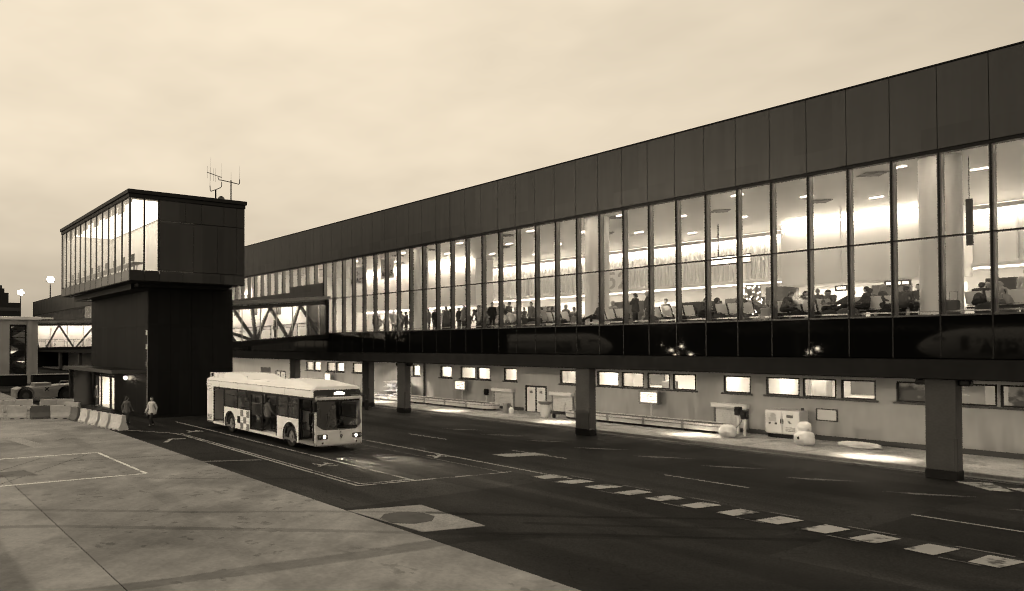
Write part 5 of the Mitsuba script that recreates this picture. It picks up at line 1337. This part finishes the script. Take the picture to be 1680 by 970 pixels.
# ---------------------------------------------------------------- seats in the hall
pan = PLY(MB().mesh(m3.Manifold.hull_points(np.array([[x, y, z] for x, z in ((-.02, .40), (-.02, .44), (.42, .44), (.44, .47)) for y in (-.25, .25)]))))
back = PLY(MB().mesh(m3.Manifold.hull_points(np.array([[x, y, z] for x, z in ((-.05, .46), (-.01, .46), (-.25, .92), (-.215, .93)) for y in (-.255, .255)]))))
rimf = PLY(MB().beam([-.03, -.28, .42], [-.25, -.28, .94], .035).beam([-.03, -.28, .42], [.4, -.28, .4], .035).beam([.3, -.28, .4], [.3, -.28, .66], .03).beam([-.12, -.28, .66], [.32, -.28, .66], .035))
for k, (x, y, nseat) in enumerate([(35.25, 33.6, 4), (35.2, 29.9, 4), (35.1, 25.9, 3), (35.1, 22.3, 4), (35.1, 19.2, 3), (35.3, 16.4, 4), (35.15, 13.6, 3), (35.15, 9.9, 3), (37.6, 31.0, 4), (37.6, 22.5, 4), (37.6, 17.8, 4), (37.6, 8.8, 4)]):
    ws_ = ['fourth row from the middle round column going left', 'left of the middle round column', 'just right of the middle round column', 'right of the person with folded arms', 'left of the column of small lights', 'third bay left of the right round column', 'just left of the right round column', 'right of the right round column',
           'second row, left of the middle round column', 'second row, right of the middle round column', 'second row, left of the right round column', 'second row from the glass at the right edge']
    b = thing('seat_row', f'row of {"three" if nseat == 3 else "four"} {"pale" if x < 36 else "dark"} metal waiting seats, ' + ws_[k], 'seats', 'rows of waiting seats in the hall')
    w = .6
    part(b, 'beam', B(x + .1, x + .18, y - nseat * w / 2, y + nseat * w / 2, Z_FL + .3, Z_FL + .38), 'dark_steel')
    for q in (-.35, .35):
        part(b, 'leg', MB().box(x + .1, x + .18, y + q * nseat * w - .03, y + q * nseat * w + .03, Z_FL + .06, Z_FL + .3).box(x - .15, x + .4, y + q * nseat * w - .03, y + q * nseat * w + .03, Z_FL + .005, Z_FL + .06), 'dark_steel')
    for q in range(nseat):
        at = T().translate([x, y + (q - (nseat - 1) / 2) * w, Z_FL])
        part(b, 'seat', pan, 'cream_paint', to_world=at)
        part(b, 'backrest', back, 'white_paint' if x < 36 else 'dark_gray', to_world=at)
        part(b, 'armrest', rimf, 'black_metal', to_world=at)
# luggage by the seats
for k, (x, y, c, lb) in enumerate(((34.6, 31.6, 'cloth_1', 'dark wheeled suitcase standing left of the hunched seated figure'), (34.5, 27.9, 'cloth_3', 'gray wheeled suitcase standing in front of the middle round column'), (34.6, 17.6, 'cloth_4', 'pale wheeled suitcase right of the column of small lights'), (34.6, 11.0, 'cloth_2', 'charcoal wheeled suitcase right of the right round column'))):
    sc = thing('suitcase', lb, 'suitcase')
    part(sc, 'shell', B(x - .12, x + .12, y - .2, y + .2, Z_FL + .06, Z_FL + .62, .05), c)
    part(sc, 'handle', MB().tube([(x + .09, y - .12, Z_FL + .62), (x + .09, y - .12, Z_FL + .95), (x + .09, y + .12, Z_FL + .95), (x + .09, y + .12, Z_FL + .62)], .012, 5), 'steel')

BAGS = [(34.45, 35.4, 'left of the large standing figure'), (34.5, 32.2, 'three bays left of the middle round column'), (34.45, 30.9, 'two bays left of the middle round column'), (34.4, 28.6, 'just left of the middle round column'), (34.4, 25.0, 'left of the person with folded arms'), (34.4, 23.1, 'right of the standing pair'),
        (34.4, 21.4, 'beside the hunched dark coat'), (34.45, 19.6, 'below the slumped figure'), (34.4, 18.6, 'just left of the column of small lights'), (34.4, 16.2, 'third bay left of the right round column'), (34.45, 15.0, 'second bay left of the right round column'), (34.4, 14.3, 'at the feet of the black coat'), (34.4, 13.0, 'left of the right round column'), (34.45, 10.0, 'at the right edge of the hall')]
random.seed(31)
for k, (x, y, where) in enumerate(BAGS):
    bg = thing('backpack', 'dark soft bag by the glass, ' + where, 'bag', 'bags on the hall floor')
    part(bg, 'body', moved(lump(40 + k, (.17, .24 + .08 * (k % 3), .22 + .05 * (k % 2)), .1, 3), x, y, Z_FL + .2), f'cloth_{k % 3}', smooth=True)
    part(bg, 'strap', MB().tube([(x, y - .12, Z_FL + .36), (x, y - .06, Z_FL + .5), (x, y + .06, Z_FL + .5), (x, y + .12, Z_FL + .36)], .015, 5), 'black_metal')

# ---------------------------------------------------------------- hanging things and signs in the hall
hs = thing('hanging_sign', 'long bright hanging flight sign high in the hall, right of the middle round column', 'sign')
part(hs, 'panel', B(44.0, 44.15, 23.3, 25.6, 9.75, 10.15, .02), 'white_paint', emit=3.5)
part(hs, 'frame', MB().box(43.98, 44.17, 23.25, 25.65, 9.68, 9.745).box(43.98, 44.17, 23.25, 25.65, 10.155, 10.22), 'dark_gray')
part(hs, 'hanger', MB().box(44.05, 44.1, 23.8, 23.85, 10.22, Z_CEIL - .01).box(44.05, 44.1, 25.1, 25.15, 10.22, Z_CEIL - .01), 'dark_steel')
for y0, y1, z0, lb in ((15.6, 16.7, 7.8, 'small dark hanging sign with lit fields left of the right round column'), (18.3, 18.9, 7.72, 'small dark hanging sign left of the bright wall opening')):
    e = thing('exit_sign', lb, 'sign')
    part(e, 'case', B(44, 44.1, y0, y1, z0, z0 + .3, .01), 'dark_gray')
    n_ = 3 if y1 - y0 > 1 else 1
    for q in range(n_):
        w = (y1 - y0 - .1) / n_
        part(e, 'field', B(43.975, 43.998, y0 + .08 + q * w, y0 + q * w + w, z0 + .08, z0 + .22), 'white_paint', emit=2.5)
    part(e, 'hanger', B(44.03, 44.06, (y0 + y1) / 2, (y0 + y1) / 2 + .03, z0 + .3, Z_CEIL - .01), 'white_paint')
lc = thing('hanging_banner', 'narrow dark vertical banner hanging just right of the right round column', 'banner')
part(lc, 'panel', B(36.45, 36.55, 10.95, 11.15, 8.7, 10.5, .01), 'black_metal')
part(lc, 'cord', B(36.49, 36.51, 11.04, 11.06, 10.5, Z_CEIL - .01), 'dark_steel')
fl = thing('light_column', 'dark pillar wrapped in tiny sparkling lights in the hall', 'pillar')
part(fl, 'core', MB().cyl([44, 23.1, Z_FL], [44, 23.1, 8.35], .42, 20), 'gray_paint', smooth=40)
bl = MB()
random.seed(9)
for k in range(90):
    t = random.uniform(0, 2 * math.pi)
    bl.ball([44 + .45 * math.cos(t), 23.1 + .45 * math.sin(t), random.uniform(6.6, 8.3)], .035, 1)
part(fl, 'fairy_lights', bl, 'white_paint', emit=12, kind='stuff')


def hall_board(y0, y1, x, z0, z1, txt, label):
    b = thing('hanging_board', label, 'sign', 'lettered boards at the left end of the hall')
    part(b, 'panel', B(x, x + .06, y0, y1, z0, z1, .01), 'white_paint')
    t = meshkit.text_mesh(txt, .42, .01, bold=True)
    v = np.array(t.vertices); w = v[:, 0].max()
    sc = min(1.0, (y1 - y0 - .15) / w)
    part(b, 'lettering', trimesh.Trimesh(np.stack([x - .004 - v[:, 2], (y0 + y1) / 2 + w * sc / 2 - v[:, 0] * sc, z0 + .22 + v[:, 1]], -1), t.faces, process=False), 'black_metal')
    sk = MB()
    for q in range(5):
        u = (y0 + y1) / 2 - .5 + .22 * q
        sk.box(x - .012, x - .004, u, u + .1, z0 + .9, z0 + 1.0 + (.1, .28, .5, .3, .14)[q])
    part(b, 'skyline_print', sk, 'gray_paint')
    part(b, 'cord', MB().box(x + .02, x + .04, y0 + .1, y0 + .12, z1, Z_CEIL - .01).box(x + .02, x + .04, y1 - .12, y1 - .1, z1, Z_CEIL - .01), 'dark_steel')


hall_board(47.3, 49.0, 36.6, 10.35, 12.0, 'ASAS', 'white board lettered in black hanging inside the hall, nearer one')
hall_board(53.6, 55.6, 38.0, 10.3, 11.9, 'ACAC', 'white board lettered in black hanging inside the hall, farther one beside the footbridge')

# ---------------------------------------------------------------- parked aeroplanes across the apron: the dark glass mirrors them
def aeroplane(x, y, ang, label):
    a = thing('aeroplane', label, 'aeroplane', 'aeroplanes parked across the apron')
    at = T().translate([x, y, 0]).rotate([0, 0, 1], ang)
    R_, zc = 1.88, 5.1
    st = [(0, .02, -.45), (.25, .45, -.42), (.7, .8, -.38), (1.5, 1.2, -.28), (2.6, 1.55, -.14), (4, 1.8, -.04), (5.5, R_, 0), (24, R_, 0), (27, 1.6, .25), (30, 1.1, .7), (32.5, .55, 1.15), (33.3, .1, 1.3)]
    n = 28
    ang_ = np.arange(n) * 2 * math.pi / n
    vv = np.array([[r * math.cos(t), d, zc + o + r * 1.03 * math.sin(t)] for d, r, o in st for t in ang_])
    ff = [[i * n + j, i * n + (j + 1) % n, (i + 1) * n + (j + 1) % n, (i + 1) * n + j] for i in range(len(st) - 1) for j in range(n)]
    part(a, 'fuselage', MB().add(vv, ff), 'white_paint', smooth=50, to_world=at)
    for s in (1, -1):
        w = MB()
        f_ = lambda pts: w.mesh(m3.Manifold.hull_points(np.array(pts)))
        f_([[s * 1.5, 12.5, zc - 1.3], [s * 1.5, 19, zc - 1.2], [s * 1.5, 12.7, zc - .8], [s * 15.5, 19.6, zc - .2], [s * 15.5, 21, zc - .15], [s * 15.5, 19.8, zc - .05]])
        f_([[s * 15.3, 19.4, zc - .2], [s * 15.3, 21, zc - .2], [s * 15.5, 20.4, zc + 2.1], [s * 15.5, 21.2, zc + 2.1], [s * 15.6, 20.5, zc + .1]])
        part(a, 'wing', w, 'gray_paint', to_world=at)
        t = MB().mesh(m3.Manifold.hull_points(np.array([[s * .4, 28.6, zc + 1.0], [s * .4, 31.6, zc + 1.1], [s * .4, 29, zc + 1.25], [s * 6.3, 31.8, zc + 1.5], [s * 6.3, 33, zc + 1.5], [s * 6.3, 32, zc + 1.6]])))
        part(a, 'tailplane', t, 'gray_paint', to_world=at)
        e = MB().tube([(s * 5.2, 10.6, zc - 2.1), (s * 5.2, 11.2, zc - 2.1), (s * 5.2, 13.2, zc - 2.05), (s * 5.2, 14.8, zc - 1.95)], [.85, 1.02, 1.0, .55], 20)
        part(a, 'engine', e, 'mid_gray', smooth=50, to_world=at)
        part(a, 'side_window', MB().mesh(m3.Manifold.hull_points(np.array([[s * 1.2, 1.9, zc + .42], [s * 1.62, 3.3, zc + .4], [s * 1.5, 3.2, zc + .86], [s * 1.18, 2.2, zc + .8], [s * 1.0, 2.6, zc + .6]]))), 'bus_black', to_world=at)
        cw = MB()
        for k in range(30):
            cw.box(s * (R_ - .03), s * (R_ + .01), 6.5 + .62 * k, 6.72 + .62 * k, zc + .3, zc + .62)
        part(a, 'cabin_windows', cw, 'bus_black', kind='stuff', to_world=at)
        part(a, 'door', B(s * (R_ - .02), s * (R_ + .02), 4.9, 5.7, zc - .75, zc + .95), 'mid_gray', to_world=at)
        tm = meshkit.text_mesh('AIR', 1.5, .02, bold=True)
        tv = np.array(tm.vertices); w_ = tv[:, 0].max()
        col = np.stack([s * (R_ + .02 + tv[:, 2]), (6.6 + (w_ - tv[:, 0]) if s > 0 else 6.6 + tv[:, 0]), zc - 1.3 + tv[:, 1]], -1)
        part(a, 'lettering', trimesh.Trimesh(col, tm.faces if s > 0 else tm.faces[:, ::-1], process=False), 'dark_gray', to_world=at)
        g_ = MB().box(s * 2.6, s * 2.8, 16.4, 16.6, .5, zc - 1)
        for dx in (-.35, .35):
            g_.cyl([s * 2.7 + dx - .15, 16.5, .55], [s * 2.7 + dx + .15, 16.5, .55], .55, 16)
        part(a, 'main_gear', g_, 'dark_gray', to_world=at)
    part(a, 'windscreen', MB().mesh(m3.Manifold.hull_points(np.array([[-.95, 1.75, zc + .5], [.95, 1.75, zc + .5], [-1.1, 2.2, zc + .95], [1.1, 2.2, zc + .95], [0, 1.5, zc + .5], [0, 1.98, zc + 1.0]]))), 'bus_black', to_world=at)
    part(a, 'fin', MB().mesh(m3.Manifold.hull_points(np.array([[-.2, 25.5, zc + 1.7], [.2, 25.5, zc + 1.7], [-.15, 31.8, zc + 1.8], [.15, 31.8, zc + 1.8], [-.08, 31.5, zc + 7.2], [.08, 33.4, zc + 7.2], [.05, 31.2, zc + 7.2]]))), 'mid_gray', to_world=at)
    part(a, 'nose_gear', MB().box(-.08, .08, 4.0, 4.16, .4, zc - 1.7).cyl([-.3, 4.1, .38], [.3, 4.1, .38], .38, 16), 'dark_gray', to_world=at)


aeroplane(-50, 40.5, 180, 'white aeroplane across the apron, mirrored in the dark glass at the right end')
aeroplane(-41, 79, 0, 'farther white aeroplane across the apron, mirrored in the dark glass near the middle')

# low lamps on the far side of the apron, also only seen mirrored
for k, (x, y, z) in enumerate([(-45, 72.5, 5.1), (-45, 71.0, 4.2), (-45.5, 69.6, 4.8), (-46, 68.4, 3.5), (-45, 70.2, 3.4), (-44, 52.0, 5.2), (-44.5, 50.6, 4.0), (-44, 49.4, 4.5)]):
    a = thing('apron_lamp', f'small lamp across the apron, {ORD[k]} of eight bright dots mirrored in the dark glass', 'lamp', 'lamps across the apron')
    part(a, 'pole', MB().cyl([x, y, 0], [x, y, z - .15], .06, 8), 'dark_steel')
    part(a, 'bulb', MB().ball([x, y, z], .17, 2), 'white_paint', emit=60)

# the long dark pier that closes the apron on the other side, behind the aeroplanes
pr = thing('pier_building', 'long dark pier building across the apron, mirrored as black in the glass band', 'building')
part(pr, 'wall', B(-125, -100, -160, 260, 0, 12.5), 'fascia_back')
part(pr, 'roof', B(-126, -99, -161, 261, 12.5, 13.1), 'dark_gray')
wb = part(pr, 'window_band', B(-99.99, -99.9, -150, 250, 6.2, 8.6), 'spandrel_glass')
mast(-45, 72.4, 11.6, 3, 'apron floodlight mast across the apron beside the row of small lamps', 5)
mast(-44, 52.0, 11.6, 3, 'apron floodlight mast across the apron between the two parked aeroplanes', 5)
spot('apron_flood', [-43.8, 71.6, 11.4], [18, 37, 1.6], 3000, 6, 20, .12)
spot('apron_flood_b', [-42.8, 51.4, 11.4], [18, 33, 1.6], 3000, 6, 20, .12)
